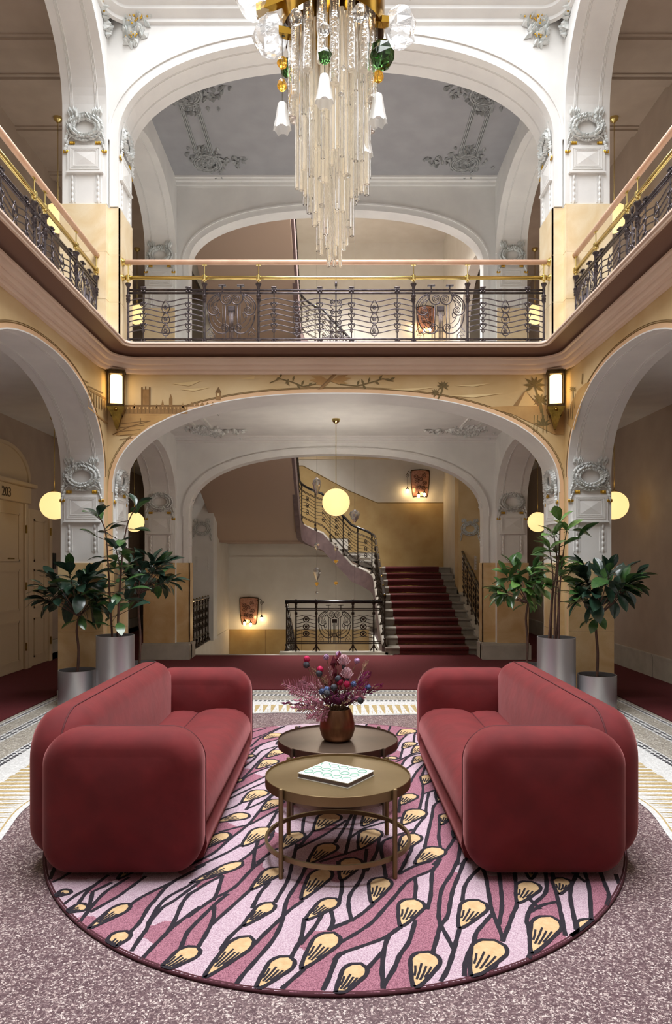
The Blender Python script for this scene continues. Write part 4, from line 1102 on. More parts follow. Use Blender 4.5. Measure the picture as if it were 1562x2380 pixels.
for px, py, dy, s in ((656, 240, -.1, 1.0), (878, 220, -.1, 1.05), (754, 175, -.34, 1.0), (849, 308, -.05, .9), (862, 250, .2, .8), (735, 330, .3, .8)):
    x, z = chx(px, dy), chz(py, dy)
    put('opal_bell', bm, ch, Matrix.Translation((x, dy, z)) @ Matrix.Scale(s, 4))
    obj('bell_wire', MB().tube([(x, dy, z), (x, dy, .1)], .0022, 5), M['wire'], ch, M=I4)
for px, py, dy, r, m, sd in ((656, 198, -.1, .036, 'amber', 1), (656, 146, -.1, .036, 'amber', 2), (879, 178, -.1, .036, 'amber', 3), (888, 128, -.12, .085, 'greeng', 4), (668, 158, -.02, .055, 'greeng', 5), (755, 130, -.36, .045, 'greeng', 6), (660, 73, -.1, .03, 'greeng', 7), (876, 122, -.14, .035, 'greeng', 8),
                             (628, 82, -.05, .125, 'icy', 9), (930, 64, -.05, .12, 'icy', 10), (590, -2, -.1, .12, 'icy', 11), (755, 68, -.36, .038, 'clear', 12), (836, 30, -.3, .05, 'clear', 13), (688, 40, -.3, .045, 'clear', 14)):
    obj('crystal', crystal(sd, r), M[m], ch, M=Matrix.Translation((chx(px, dy), dy, chz(py, dy))))
for x0, py0, x1, py1 in ((-.30, 25, -.51, 52), (.31, -2, .52, 12), (-.28, 105, -.36, 100), (.28, 75, .37, 78)):
    obj('brass_arm', MB().loft([[(x, -.10+e, z+f) for e, f in ((-.03, -.022), (.03, -.022), (.03, .022), (-.03, .022))] for x, z in ((x0, chz(py0)), (x1, chz(py1)))], True, True, True), M['drum'], ch, M=I4)
for k in range(7):
    a = 2*pi*k/7
    obj('lamp_bulb', MB().ball((0, 0, 0), .03, u=10, v=8), mat('chandelier_bulb_%d' % k, S(255,240,210), .3, emit=2.5, emitc=(1, .8, .52, 1)) if k == 0 else bpy.data.materials['chandelier_bulb_0'], ch, smooth=True, M=Matrix.Translation((.235*cos(a), .235*sin(a), .22)))
# ================================================================ OVAL RUG
M['rug_light'] = mat('rug_pale_pink_wool', S(218,196,207), .95, c2=S(168,134,152), scale=240, detail=2, lo=.35, hi=.65, bump=.5, bscale=220, sheen=.15)
M['rug_dark'] = mat('rug_mauve_wool', S(186,128,144), .95, c2=S(118,64,84), scale=240, detail=2, lo=.35, hi=.65, bump=.5, bscale=220, sheen=.15)
M['rug_black'] = mat('rug_black_wool', S(34,28,38), .95, bump=.4, bscale=220)
M['rug_peach'] = mat('rug_peach_wool', S(216,184,140), .95, c2=S(204,168,124), scale=40, bump=.4, bscale=220)
M['rug_edge'] = mat('rug_binding', S(74,30,40), .9)
RUGC, RUGA, RUGB, RUGZ = (-.005, 4.79), 1.755, 2.19, .014
CR = {'A': (100, 2000), 'B': (440, 2000), 'C': (780, 2000), 'D': (1100, 2000), 'E': (440, 1680), 'F': (780, 1680)}
def rp(c, x, y):
    ox, oy = CR[c]; return gpt(ox+x/4.339, oy+y/4.339, RUGZ)
drops = [('A',190,335,60,105,372),('A',330,490,78,205,530),('A',780,490,80,450,695),('A',760,785,95,570,960),('A',1440,950,110,1140,1150),
 ('B',450,50,75,10,230),('B',840,120,85,620,300),('B',770,480,82,540,665),('B',520,850,115,150,1185),('B',920,1060,118,670,1310),('B',1400,440,92,1170,605),('B',1380,820,125,1130,1100),('B',1330,150,105,1130,400),
 ('C',450,240,105,370,435),('C',760,470,118,660,670),('C',900,1030,135,800,1300),('C',190,1130,112,0,1390),('C',1390,480,122,1250,690),('C',150,40,108,60,205),
 ('D',150,920,160,-10,1190),('D',550,280,108,450,435),('D',740,650,130,590,945),('D',890,230,85,865,345),('D',1180,690,130,1100,830),
 ('E',680,720,95,530,805),('E',480,950,90,270,1005),('E',320,1150,80,100,1290),('E',720,1110,105,530,1250),('E',1060,1150,90,930,1275),('E',1400,970,110,1260,1095),('E',1380,1270,100,1200,1425),('E',850,810,80,720,895),('E',880,300,70,780,352),('E',800,400,80,680,465),('E',850,130,75,740,166),('E',620,335,35,555,372),('E',510,580,30,440,622),
 ('F',720,90,80,620,132),('F',750,215,60,675,262),('F',860,255,70,770,312),('F',860,360,68,780,412),('F',560,360,50,490,384),('F',930,555,70,888,625),('F',740,750,75,650,832),('F',800,920,100,670,1032),('F',350,1130,105,240,1282),('F',760,1170,95,640,1312),('F',1070,700,55,1030,800),('F',1110,950,60,1060,1032),('F',980,1310,105,800,1430),('F',1225,1100,40,1195,1165),('F',360,960,80,270,1045)]
lines = '''A 870,950 980,780 1040,700 1080,620 1200,480 1330,400 1562,230
A 370,620 440,530 520,430 640,310 800,210
A 210,440 350,340 500,260 600,190
A 380,400 450,310 560,220
A 880,720 970,630 1060,480 1130,400 1230,280 1350,190
A 1070,620 1160,470 1260,370 1440,270 1562,190
A 880,450 960,390 1110,310 1260,240 1562,80
A 1000,990 1110,870 1240,740 1290,690 1400,600 1562,480
A 1270,700 1330,600 1400,440 1470,350 1562,290
A 1410,830 1460,720 1562,610
A 620,440 760,360 830,310 980,200
A 90,220 180,180 260,130
B 0,560 240,390 360,330 480,250 620,100 740,0
B 0,700 250,450 370,350
B 90,870 170,740 240,590 250,460
B 230,640 400,490 600,310
B 0,340 180,230 320,160
B 330,170 290,300 250,390
B 670,410 720,320 800,230
B 870,410 950,280 1000,180 1030,60 1060,-60
B 530,660 400,780 330,880
B 670,830 780,720 930,580 1000,510 1110,430
B 450,1290 520,1180 650,1030 830,820 920,660 950,540 990,390 1090,230 1150,120 1200,0
B 880,1350 960,1270 1110,1140
B 1030,970 1090,860 1130,780 1160,600
B 1130,830 1250,690 1330,560
B 1420,690 1450,610 1430,510
B 1430,690 1562,640
B 1300,1400 1400,1200 1470,1020 1510,960 1562,930
B 1510,410 1540,280 1530,150 1500,20
B 640,70 650,0
C 0,990 50,940 250,870 470,790 620,700 660,670
C 40,830 200,740 360,630 480,500 610,350 700,240 800,170 980,90 1050,0
C 0,660 160,600 260,540 370,450
C 160,600 130,450 150,340 230,230 280,130 300,0
C 480,1410 480,1250 470,1100 490,900 540,760 640,680
C 490,1250 590,1090 650,950 740,820 800,620
C 330,1080 470,930
C 980,930 1020,790 1060,660 1130,560 1160,400 1190,280 1250,130 1300,0
C 1060,650 1040,560 1050,400 1080,270 1170,130 1230,0
C 1060,650 1130,780 1190,890
C 760,1370 800,1300
C 980,1360 1040,1250 1120,1120 1180,950 1220,800 1250,690
C 930,470 960,350 970,150 990,80
C 800,370 810,260 800,180
C 1310,1300 1300,1170 1310,1030 1350,920 1390,840 1420,730 1500,630 1562,560
C 1280,400 1300,270 1360,170 1430,100
C 650,130 790,60 950,10
C 640,130 700,20
D 190,1260 200,1130 230,1040
D 470,1140 500,1060 570,960 580,850 560,690 540,600 570,500 620,430 720,340 740,250 730,130
D 960,900 930,760 890,560 850,380 820,250 800,130
D 590,510 700,450 830,420
D 300,800 350,680 400,540 440,440 430,250 420,130
D 300,790 240,630 190,510 150,300 130,180 90,60
D 260,630 290,450 270,200 250,80
D 1080,830 1040,700 1010,540 980,380 990,260 1050,130
D 1190,600 1180,400 1160,230 1120,110
D 1310,600 1330,480 1370,360 1320,220 1280,110
D 1370,360 1450,430
D 1450,180 1490,300
E 60,1410 250,1310 400,1180 590,1030 700,900 800,770 860,720
E 150,1420 400,1300 520,1230
E 520,1390 650,1290 690,1200
E 650,1420 660,1290 690,1210
E 700,1400 850,1290 930,1260
E 350,1090 500,1050 620,1020 750,950 880,880
E 360,880 450,850 520,810
E 580,870 620,800 650,770
E 580,870 750,790 840,720
E 400,770 560,690 760,600
E 400,740 500,670 770,540
E 540,570 640,510 800,450
E 540,560 620,480 700,390 780,320 890,240
E 530,460 640,380 720,290 800,260
E 630,310 700,240 780,200 890,170
E 610,280 740,210
E 630,230 720,150 830,100 950,40
E 640,160 800,100 920,45
E 650,90 740,65
E 800,1040 870,920
E 690,1260 800,1190 840,1130
E 1140,1110 1150,1000 1170,930
E 1150,1200 1250,1090
E 1130,1250 1330,1150 1500,1040
F 520,330 600,280 650,190 710,130
F 650,360 670,290 680,250
F 640,380 780,310
F 790,180 800,110 830,95
F 860,220 870,160 860,130 890,95
F 670,420 740,340 930,290
F 720,460 790,410
F 760,590 820,490 900,410 960,370
F 880,510 910,440 970,380
F 850,850 880,720 880,630
F 880,720 970,690 1050,665
F 910,900 920,800 940,710
F 900,1250 940,1080 970,950 990,840 1050,790
F 780,1110 830,1030 900,950
F 1060,1270 1040,1150 1050,1020
F 1000,1420 1090,1320 1160,1230 1200,1160
F 1230,1420 1250,1300 1260,1200
F 1280,1420 1320,1370
F 690,1420 760,1290 780,1220
F 480,1400 460,1260 490,1190 580,1150
F 360,1410 420,1290 440,1170
F 640,880 650,800
F 160,1150 280,1070 400,1030
F 100,1320 180,1000 200,930
F 0,1200 100,1040 150,950
F 40,1340 230,1280'''
LN = []
for row in lines.split('\n'):
    c, *ps = row.split(); pts = [rp(c, *map(float, p.split(','))) for p in ps]
    LN.append([(p[0], p[1]) for p in (smooth_pts([(a, b, 0) for a, b in pts], 4) if len(pts) > 2 else [(a, b, 0) for a, b in pts])])
def mask_of(pts, st=.005):
    res = set()
    for (a, b), (c, d) in zip(pts, pts[1:]):
        n = max(1, int(sqrt((c-a)**2+(d-b)**2)/st))
        for k in range(n+1): res.add((int((a+(c-a)*k/n)/.01+1000), int((b+(d-b)*k/n)/.01+1000)))
    return res
def drop_outline(h, tp, wd):
    H, T = Vector((*h, 0)), Vector((*tp, 0)); d = (H-T); L_ = d.length; d /= L_; n = Vector((-d.y, d.x, 0)); out = []; Lf = L_+wd*1.35
    for sg in (1, -1):
        for k in (range(0, 15) if sg > 0 else range(13, 0, -1)):
            t = k/14; w_ = wd*min(1.0, (t/.72)**.72) if t < .72 else wd*sqrt(max(0, 1-((t-.72)/.28)**2))
            q_ = T+d*(Lf*t)+n*(sg*w_); out.append((q_.x, q_.y))
    return out+[out[0]]
DROPS = []
for c, hx, hy, r, tx, ty in drops:
    h = rp(c, hx, hy); DROPS.append((h, rp(c, tx, ty), 1.12*r/4.339*h[1]/FPX))
OUTL = [drop_outline(*d) for d in DROPS]
masks = [mask_of(l) for l in LN]; allm = {}
for i, m_ in enumerate(masks):
    for q in m_: allm.setdefault(q, set()).add(i)
for o in OUTL:
    for q in mask_of(o): allm.setdefault(q, set()).add(-1)
for i, l in enumerate(LN):                                 # carry every line on until it meets another one
    for end in (0, 1):
        a, b = (l[1], l[0]) if end == 0 else (l[-2], l[-1])
        dx, dy = b[0]-a[0], b[1]-a[1]; n = sqrt(dx*dx+dy*dy) or 1; dx, dy = dx/n, dy/n; x, y = b; hit = False
        for k in range(40):
            x += dx*.006; y += dy*.006; q = (int(x/.01+1000), int(y/.01+1000))
            near = set().union(*[allm.get((q[0]+u, q[1]+v), set()) for u in (-1, 0, 1) for v in (-1, 0, 1)])
            if near-{i}: hit = True; x += dx*.01; y += dy*.01; break
        if not hit: x, y = b[0]+dx*.05, b[1]+dy*.05
        if end == 0: l.insert(0, (x, y))
        else: l.append((x, y))
# the part of the pattern that the sofas hide: the same motif carried on
rq = random.Random(5)
hid_drops = []
for sg in (-1, 1):
    for i in range(9):
        y = 3.75+.27*i; x = sg*(1.02+.28*(i % 2)+rq.uniform(-.05, .05))
        hid_drops.append(((x, y), (x-.06, y-.22), .05))
        LN.append([(x+.02, y+.05), (x+.05, y+.2), (x+.02, y+.42)]); LN.append([(x-.08, y-.25), (x-.14, y-.35), (x-.10, y-.52)])
for i in range(5):
    x = -.45+.22*i; y = 6.35+.12*(i % 2); hid_drops.append(((x, y), (x-.07, y-.2), .05)); LN.append([(x, y+.06), (x+.05, y+.22), (x+.1, y+.5)])
seeds_d = dict(A=[(1150,760),(1100,960),(960,470),(700,330),(720,640),(1500,740)], B=[(430,200),(60,790),(330,520),(760,840),(350,1180),(1150,1280),(1080,400),(1480,700),(1480,1000),(480,400)],
 C=[(250,700),(100,880),(430,640),(870,730),(400,1200),(620,1250),(1050,130),(1120,450),(720,120),(230,450)], D=[(220,380),(350,330),(180,680),(780,330),(740,480),(750,980),(1270,380),(1380,530),(100,1180),(330,550)],
 E=[(620,560),(480,640),(750,930),(430,1110),(250,1270),(800,1210),(720,1280),(590,1350),(700,70),(720,190),(850,350),(600,500),(1300,1120)], F=[(800,640),(950,660),(760,860),(1000,1050),(1120,1130),(680,380),(650,1400),(1180,1300),(1020,880),(540,110),(880,450),(300,1000)])
seeds_l = dict(A=[(950,680),(460,460),(350,320),(1180,520),(1400,320),(1000,860),(880,360),(1480,480),(1400,1120),(150,380)], B=[(150,330),(250,880),(500,560),(800,660),(1000,750),(580,1290),(980,1240),(850,320),(1230,620),(1350,620),(1460,1080),(1430,1300)],
 C=[(80,500),(300,950),(580,850),(560,1050),(1120,880),(1080,800),(900,200),(1180,700),(1200,1150),(900,1330),(1400,280),(1380,640),(1250,300)], D=[(60,250),(430,760),(350,1080),(960,560),(1090,430),(1420,270),(50,500),(620,340)],
 E=[(450,800),(700,640),(600,920),(560,1100),(350,1370),(480,1330),(640,430),(880,230),(800,500),(680,270),(650,800),(870,980),(1050,1050)], F=[(750,170),(700,310),(800,480),(900,830),(960,800),(830,1080),(880,1160),(560,1000),(850,1250),(760,1340),(1330,1400),(930,480),(100,900)])
CS = .008; x0g, y0g = RUGC[0]-RUGA-.01, RUGC[1]-RUGB-.01
nx, ny = int((2*RUGA+.02)/CS)+1, int((2*RUGB+.02)/CS)+1
grid = bytearray(nx*ny)                                    # 0 free, 1 dark, 2 light, 3 line
def mark(x, y, v, rad=1):
    i, j = int((x-x0g)/CS), int((y-y0g)/CS)
    for a in range(i-rad+1, i+rad):
        for b in range(j-rad+1, j+rad):
            if 0 <= a < nx and 0 <= b < ny: grid[b*nx+a] = v
for ln_ in LN+OUTL:
    for (a, b), (c, d) in zip(ln_, ln_[1:]):
        n = max(1, int(sqrt((c-a)**2+(d-b)**2)/.005))
        for k in range(n+1): mark(a+(c-a)*k/n, b+(d-b)*k/n, 3, 1)
front = []
for v, sd in ((1, seeds_d), (2, seeds_l)):
    for c, pl in sd.items():
        for p in pl:
            x, y = rp(c, *p); i, j = int((x-x0g)/CS), int((y-y0g)/CS)
            if 0 <= i < nx and 0 <= j < ny: grid[j*nx+i] = v; front.append(j*nx+i)
for k in range(60):
    i, j = rq.randrange(nx), rq.randrange(ny); x, y = x0g+i*CS, y0g+j*CS
    if (abs(x) > 1.05 and y > 3.6) or y > 6.2: v = 1+(k % 2); grid[j*nx+i] = v; front.append(j*nx+i)
for ph in (0, 1):
    while front:
        nf = []
        for q in front:
            v = grid[q]; i = q % nx
            for d in ((1 if i < nx-1 else 0), (-1 if i > 0 else 0), nx, -nx):
                t2 = q+d
                if d and 0 <= t2 < nx*ny and grid[t2] == 0: grid[t2] = v; nf.append(t2)
        front = nf
    if ph == 0:                                            # let the colours run under the lines as well
        for q in range(nx*ny):
            if grid[q] == 3: grid[q] = 0
        front = [q for q in range(nx*ny) if grid[q] in (1, 2)]
lab = bytearray(nx*ny); bar_ = bytearray(nx*ny)
for ln_ in LN+OUTL:
    for (a, b), (c, d) in zip(ln_, ln_[1:]):
        n = max(1, int(sqrt((c-a)**2+(d-b)**2)/.004))
        for k in range(n+1):
            i, j = int((a+(c-a)*k/n-x0g)/CS), int((b+(d-b)*k/n-y0g)/CS)
            if 0 <= i < nx and 0 <= j < ny: bar_[j*nx+i] = 1
for q0 in range(nx*ny):
    if lab[q0] or bar_[q0]: continue
    comp = [q0]; lab[q0] = 1; k = 0
    while k < len(comp):
        q = comp[k]; k += 1; i = q % nx
        for d in ((1 if i < nx-1 else 0), (-1 if i > 0 else 0), nx, -nx):
            t2 = q+d
            if d and 0 <= t2 < nx*ny and not lab[t2] and not bar_[t2]: lab[t2] = 1; comp.append(t2)
    if len(comp) < 6500:
        n1 = sum(1 for q in comp if grid[q] == 1); v = 1 if n1*2 > len(comp) else 2
        for q in comp: grid[q] = v
rug = MB()
for j in range(ny):
    ya, yb = y0g+j*CS, y0g+(j+1)*CS; t_ = ((ya+yb)/2-RUGC[1])/RUGB
    if abs(t_) >= 1: continue
    xe = RUGA*sqrt(1-t_*t_); i = 0; row = grid[j*nx:(j+1)*nx]
    while i < nx:
        v = row[i]; k = i
        while k < nx and row[k] == v: k += 1
        a, b = max(x0g+i*CS, RUGC[0]-xe), min(x0g+k*CS, RUGC[0]+xe)
        if b > a: rug.quad((a, ya, RUGZ), (b, ya, RUGZ), (b, yb, RUGZ), (a, yb, RUGZ), 1 if v == 1 else 0)
        i = k
def inside(x, y, m=.0): return ((x-RUGC[0])/(RUGA-m))**2 + ((y-RUGC[1])/(RUGB-m))**2 < 1
RZ = [0]
def ribbon(mb, pts, wd, z, mi, taper=False, jit=0):
    RZ[0] += 1; z += 2.5e-6*(RZ[0] % 150)
    V = [Vector((a, b, 0)) for a, b in pts]; prev = None
    for i, p in enumerate(V):
        d = V[min(i+1, len(V)-1)]-V[max(i-1, 0)]; d.normalize(); nrm = Vector((-d.y, d.x, 0))*wd*.5*(1+jit*sin(i*1.7))
        cur = (p+nrm, p-nrm)
        if prev and inside(p.x, p.y) and inside(V[i-1].x, V[i-1].y):
            mb.quad((*prev[0][:2], z), (*cur[0][:2], z), (*cur[1][:2], z), (*prev[1][:2], z), mi)
        prev = cur
for ln_ in LN:
    fine = []
    for (a, b), (c, d) in zip(ln_, ln_[1:]):
        n = max(1, int(sqrt((c-a)**2+(d-b)**2)/.03))
        fine += [(a+(c-a)*k/n, b+(d-b)*k/n) for k in range(n)]
    ribbon(rug, fine+[ln_[-1]], .0205, RUGZ+.0008, 2, jit=.12)
def rdrop(h, tp, wd):
    H, T = Vector((*h, 0)), Vector((*tp, 0)); d = (H-T); L_ = d.length
    if L_ < 1e-4: return
    d /= L_; n = Vector((-d.y, d.x, 0)); out = []
    Lf = L_ + wd*1.35
    for sg in (1, -1):
        rng_ = range(0, 15) if sg > 0 else range(13, 0, -1)
        for k in rng_:
            t = k/14
            w_ = wd*min(1.0, (t/.72)**.72) if t < .72 else wd*sqrt(max(0, 1-((t-.72)/.28)**2))
            out.append(T+d*(Lf*t)+n*(sg*w_))
    pts = [(p.x, p.y) for p in out]
    def shrink(x, y):
        q = ((x-RUGC[0])/RUGA)**2+((y-RUGC[1])/RUGB)**2
        if q <= .996: return (x, y)
        s = sqrt(.996/q); return (RUGC[0]+(x-RUGC[0])*s, RUGC[1]+(y-RUGC[1])*s)
    pts = [shrink(*p) for p in pts]
    c = shrink((T.x+H.x*2)/3, (T.y+H.y*2)/3)
    n_ = len(pts)
    rug.add([(c[0], c[1], RUGZ+.0012)]+[(x, y, RUGZ+.0012) for x, y in pts], [(0, 1+i, 1+(i+1) % n_) for i in range(n_)], 3)
    ribbon(rug, pts+[pts[0]], .0185, RUGZ+.0018, 2, jit=.1)
    for k, o in enumerate((-.52, -.18, .18, .52)):
        a = T+d*(Lf*(.20+.22*abs(o)))+n*(wd*o*.62); b = T+d*(Lf*(.68-.05*(k % 2)-.12*abs(o)))+n*(wd*o*1.0)
        ribbon(rug, [(a.x, a.y), ((a.x+b.x)/2+.002, (a.y+b.y)/2), (b.x, b.y)], .0095, RUGZ+.0016, 2)
for c, hx, hy, r, tx, ty in drops:
    h = rp(c, hx, hy); tp = rp(c, tx, ty); rdrop(h, tp, 1.12*r/4.339*h[1]/FPX)
for h, tp, wd in hid_drops:
    if inside(*h, .1): rdrop(h, tp, wd)
N_ = 120
rim = [[(RUGC[0]+(RUGA+o)*cos(2*pi*k/N_), RUGC[1]+(RUGB+o)*sin(2*pi*k/N_), z) for k in range(N_)] for o, z in ((.006, 0), (.010, .006), (.006, .0125), (-.006, .0152), (-.010, .0141))]
rug_t = thing('oval_rug', 'large oval pink and mauve rug with peach teardrop pattern under the sofas', 'rug', (*RUGC, 0))
obj('rug_pile', rug, [M['rug_light'], M['rug_dark'], M['rug_black'], M['rug_peach']], rug_t)
obj('rug_binding', MB().loft(rim, True), M['rug_edge'], rug_t, smooth=True)

# ================================================================ SOFAS
M['velvet'] = mat('brick_red_velvet', S(112,24,28), .85, c2=S(99,20,24), scale=7, detail=5, sheen=.40, bump=.25, bscale=9)
bpy.data.materials['brick_red_velvet'].node_tree.nodes['Principled BSDF'].inputs['Sheen Tint'].default_value = (1, .40, .40, 1)
M['piping'] = mat('dark_red_piping', S(84,20,26), .8)
def rrect(a0, a1, b0, b1, rt, rb_, n=9, bow=.0):
    """closed outline, counter-clockwise, rounded corners (rt top, rb bottom), bowed sides"""
    out = []
    for (cx, cy, r, s) in ((a1-rb_, b0+rb_, rb_, -pi/2), (a1-rt, b1-rt, rt, 0), (a0+rt, b1-rt, rt, pi/2), (a0+rb_, b0+rb_, rb_, pi)):
        for k in range(n): t = s+(pi/2)*k/(n-1); out.append((cx+r*cos(t), cy+r*sin(t)))
    cx, cy = (a0+a1)/2, (b0+b1)/2
    return [(cx+(x-cx)*(1+bow*(1-((y-cy)/((b1-b0)/2))**2)), cy+(y-cy)*(1+bow*.5*(1-((x-cx)/((a1-a0)/2))**2))) for x, y in out]
def pillow(outline, t0, t1, e, bulge, place, bulge1=None):
    """slab with rounded edges: outline in (a, b), thickness from t0 to t1"""
    dense = []
    for (a, b), (c, d) in zip(outline, outline[1:]+outline[:1]):
        m_ = max(1, int(sqrt((c-a)**2+(d-b)**2)/.07))
        dense += [(a+(c-a)*k/m_, b+(d-b)*k/m_) for k in range(m_)]
    outline = dense
    n = len(outline); ca = sum(p[0] for p in outline)/n; cb = sum(p[1] for p in outline)/n
    bulge1 = bulge if bulge1 is None else bulge1
    def inset(d):
        res = []
        for i in range(n):
            p, q = outline[i-1], outline[(i+1) % n]; tx, ty = q[0]-p[0], q[1]-p[1]; l = sqrt(tx*tx+ty*ty) or 1
            res.append((outline[i][0]-ty/l*d, outline[i][1]+tx/l*d))
        return res
    base = inset(e); rings = []
    face = [(s, (1-s**2.5)) for s in (.02, .2, .4, .55, .7, .82, .92, .97)]
    for s, h in face: rings.append([place(ca+(x-ca)*s, cb+(y-cb)*s, t0-bulge*h) for x, y in base])
    for k in range(7):
        a = (pi/2)*k/6; rings.append([place(x, y, t0+e*(1-cos(a))) for x, y in inset(e*(1-sin(a)))])
    for k in range(7):
        a = (pi/2)*(1-k/6); rings.append([place(x, y, t1-e*(1-cos(a))) for x, y in inset(e*(1-sin(a)))])
    for s, h in reversed(face): rings.append([place(ca+(x-ca)*s, cb+(y-cb)*s, t1+bulge1*h) for x, y in base])
    return MB().loft(rings, True, True, True), [place(x, y, t0+e*.35) for x, y in inset(e*.28)]
def sofa(label, sg, ox):
    t = thing('sofa', label, 'sofa', (sg*1.12+ox, 4.65, 0), group='red velvet sofas')
    X = lambda x: -sg*x+ox if False else sg*abs(x)+ox            # x given as distance from the axis
    V = M['velvet']; ZF = .016
    def part(nm, mb, m=V, parent=t): return obj(nm, mb, m, parent, smooth=60)
    for nm, ya, yb, flip in (('armrest', 3.50, 3.78, 0), ('armrest', 5.56, 5.84, 1)):
        ol = rrect(.685, 1.49, ZF+.01, .748, .175, .15, bow=.012)
        mb, seam = pillow(ol, ya, yb, .11, .03, lambda a, b, c: (X(a), c, b), .02)
        ar = part(nm, mb)
        cxs, czs = (X(.685)+X(1.49))/2, .38
        seam = [(X(a), yb-.075, b) for a, b in rrect(.690, 1.485, ZF+.015, .742, .172, .15, bow=.012)]
        part('piping', MB().tube(seam, .0055, 6, closed=True), M['piping'], ar)
    ol = rrect(3.60, 5.74, ZF+.03, .825, .24, .2, bow=.008)
    mb, seam = pillow(ol, 1.30, 1.605, .13, .03, lambda a, b, c: (X(c), a, b), .02)
    bk = part('backrest', mb)
    part('piping', MB().tube([(X(1.415), y, z+.0) for _, y, z in [(0, a, b) for a, b in rrect(3.605, 5.735, ZF+.035, .824, .235, .2, bow=.008)]], .0055, 6, closed=True), M['piping'], bk)
    # seat: profile across the depth, extruded along the sofa with slightly rounded ends
    prof = [(1.33, .20), (1.33, .41), (1.27, .435), (1.20, .442), (1.12, .438), (1.088, .424), (1.08, .422), (1.07, .425), (1.02, .447), (.94, .458), (.86, .457), (.79, .446), (.735, .42), (.695, .375), (.676, .32), (.675, .27), (.69, .222), (.71, .205)]
    rows = []
    for y, s in ((3.70, .985), (3.76, 1.0), (4.3, 1.008), (4.68, 1.012), (5.1, 1.008), (5.56, 1.0), (5.62, .985)):
        rows.append([(X(1.0+(x-1.0)*s), y, .2+(z-.2)*s) for x, z in prof])
    st = part('seat_cushion', MB().loft(rows, True, True, True))
    part('seat_seam', MB().tube([(X(1.084), y, .4245) for y in (3.74, 4.4, 5.0, 5.58)], .004, 5), M['piping'], st)
    bp = [(1.30, .03), (1.30, .21), (.72, .21), (.690, .19), (.680, .12), (.700, .05), (.74, .03)]
    part('seat_base', MB().loft([[(X(x), y, z) for x, z in bp] for y in (3.72, 5.60)], True, True, True))
    for y in (3.72, 5.66):
        for x in (.85, 1.40): obj('glide', MB().lathe([(.03, .0158), (.03, .05)], 10, (X(x), y, 0)), M['iron_black'], t)
    return t
sofa('long red velvet sofa turned towards the tables from the numbered door side', -1, 0)
sofa('long red velvet sofa turned towards the tables from the plain corridor side', 1, -.02)

# ================================================================ COFFEE TABLES
M['bronze_top'] = mat('warm_bronze_table', S(144,124,90), .42, .75, c2=S(128,108,76), scale=3, detail=5)
M['bronze_dk'] = mat('dark_bronze_table', S(118,100,86), .4, .75, c2=S(98,82,70), scale=3, detail=5)
def coffee_table(label, x, y, h, r, m):
    t = thing('coffee_table', label, 'table', (x, y, RUGZ), group='round bronze tables'); I = Matrix.Identity(4); h -= RUGZ
    obj('table_top', MB().lathe([(.001, h-.012), (r-.006, h-.012)], 64, cap0=False, cap1=False), m, t, M=I)
    obj('rim', MB().lathe([(r-.006, h-.05), (r, h-.05), (r, h-.002), (r-.002, h), (r-.005, h), (r-.006, h-.012)], 64, cap0=False, cap1=False).lathe([(.001, h-.05), (r-.003, h-.05)], 64, cap0=False, cap1=False), m, t, smooth=30, M=I)
    for k in range(4):
        a = pi/4 + k*pi/2; c = ((r+.012)*cos(a), (r+.012)*sin(a))
        obj('leg', MB().tube([(*c, .0025), (*c, h+.002)], .0125, 12).lathe([(.0125, h), (.010, h+.006), (.002, h+.009)], 12, (*c, 0)), m, t, smooth=35, M=I)
    obj('ring', MB().lathe([(r-.012, .088), (r+.002, .088), (r+.002, .110), (r-.012, .110), (r-.012, .088)], 64, cap0=False, cap1=False), m, t, smooth=30, M=I)
coffee_table('round bronze coffee table with the white book on it', .010, 3.83, .458, .393, M['bronze_top'])
coffee_table('round dark bronze coffee table carrying the flower vase', .012, 4.645, .450, .393, M['bronze_dk'])
# book
zb_ = .447; q = [Vector((*gpt(px, py, zb_+.026), 0)) for px, py in ((694, 1797), (754, 1770), (868, 1791), (811, 1822))]
bt = thing('book', 'white book with pale green lettering on the bronze table', 'book', (*(sum(q, Vector())/4)[:2], zb_))
c_ = sum(q, Vector())/4; ux = ((q[3]-q[0])+(q[2]-q[1])).normalized(); L1 = ((q[3]-q[0]).length+(q[2]-q[1]).length)/4; uy = Vector((-ux.y, ux.x, 0)); L2 = ((q[1]-q[0]).length+(q[2]-q[3]).length)/4
def bb(a, b, z): return tuple(c_+ux*a+uy*b+Vector((0, 0, z)))
def bslab(l1, l2, z0, z1): return MB().loft([[bb(-l1, -l2, z), bb(l1, -l2, z), bb(l1, l2, z), bb(-l1, l2, z)] for z in (z0, z1)], True, True, True)
M['cover'] = mat('white_book_cover', S(244,246,240), .4); M['pages'] = mat('grey_page_edges', S(120,110,112), .8); M['mint'] = mat('pale_mint_print', S(196,232,216), .5); M['mint2'] = mat('green_print', S(96,160,130), .5)
obj('page_block', bslab(L1-.004, L2-.004, zb_+.003, zb_+.024), M['pages'], bt)
obj('cover', bslab(L1, L2, zb_+.024, zb_+.0275), M['cover'], bt); obj('cover', bslab(L1, L2, zb_-.001, zb_+.003), M['cover'], bt)
pr, pr2 = MB(), MB(); rk = random.Random(9)
for r_ in range(3):
    for k in range(5):                                     # rows of looping letter-like marks
        a0, b0 = -L1*.78+L1*1.5*k/4, L2*(.62-.6*r_); w_, h_ = L1*.15, L2*.2
        pr.add([bb(a0+w_*cos(2*pi*j/14), b0+h_*sin(2*pi*j/14), zb_+.0279) for j in range(14)], [tuple(range(14))])
        lp = [bb(a0+w_*cos(2*pi*j/12), b0+h_*sin(2*pi*j/12), zb_+.0284) for j in range(13 if (k+r_) % 3 else 9)]
        pr2.tube(lp, .002, 4)
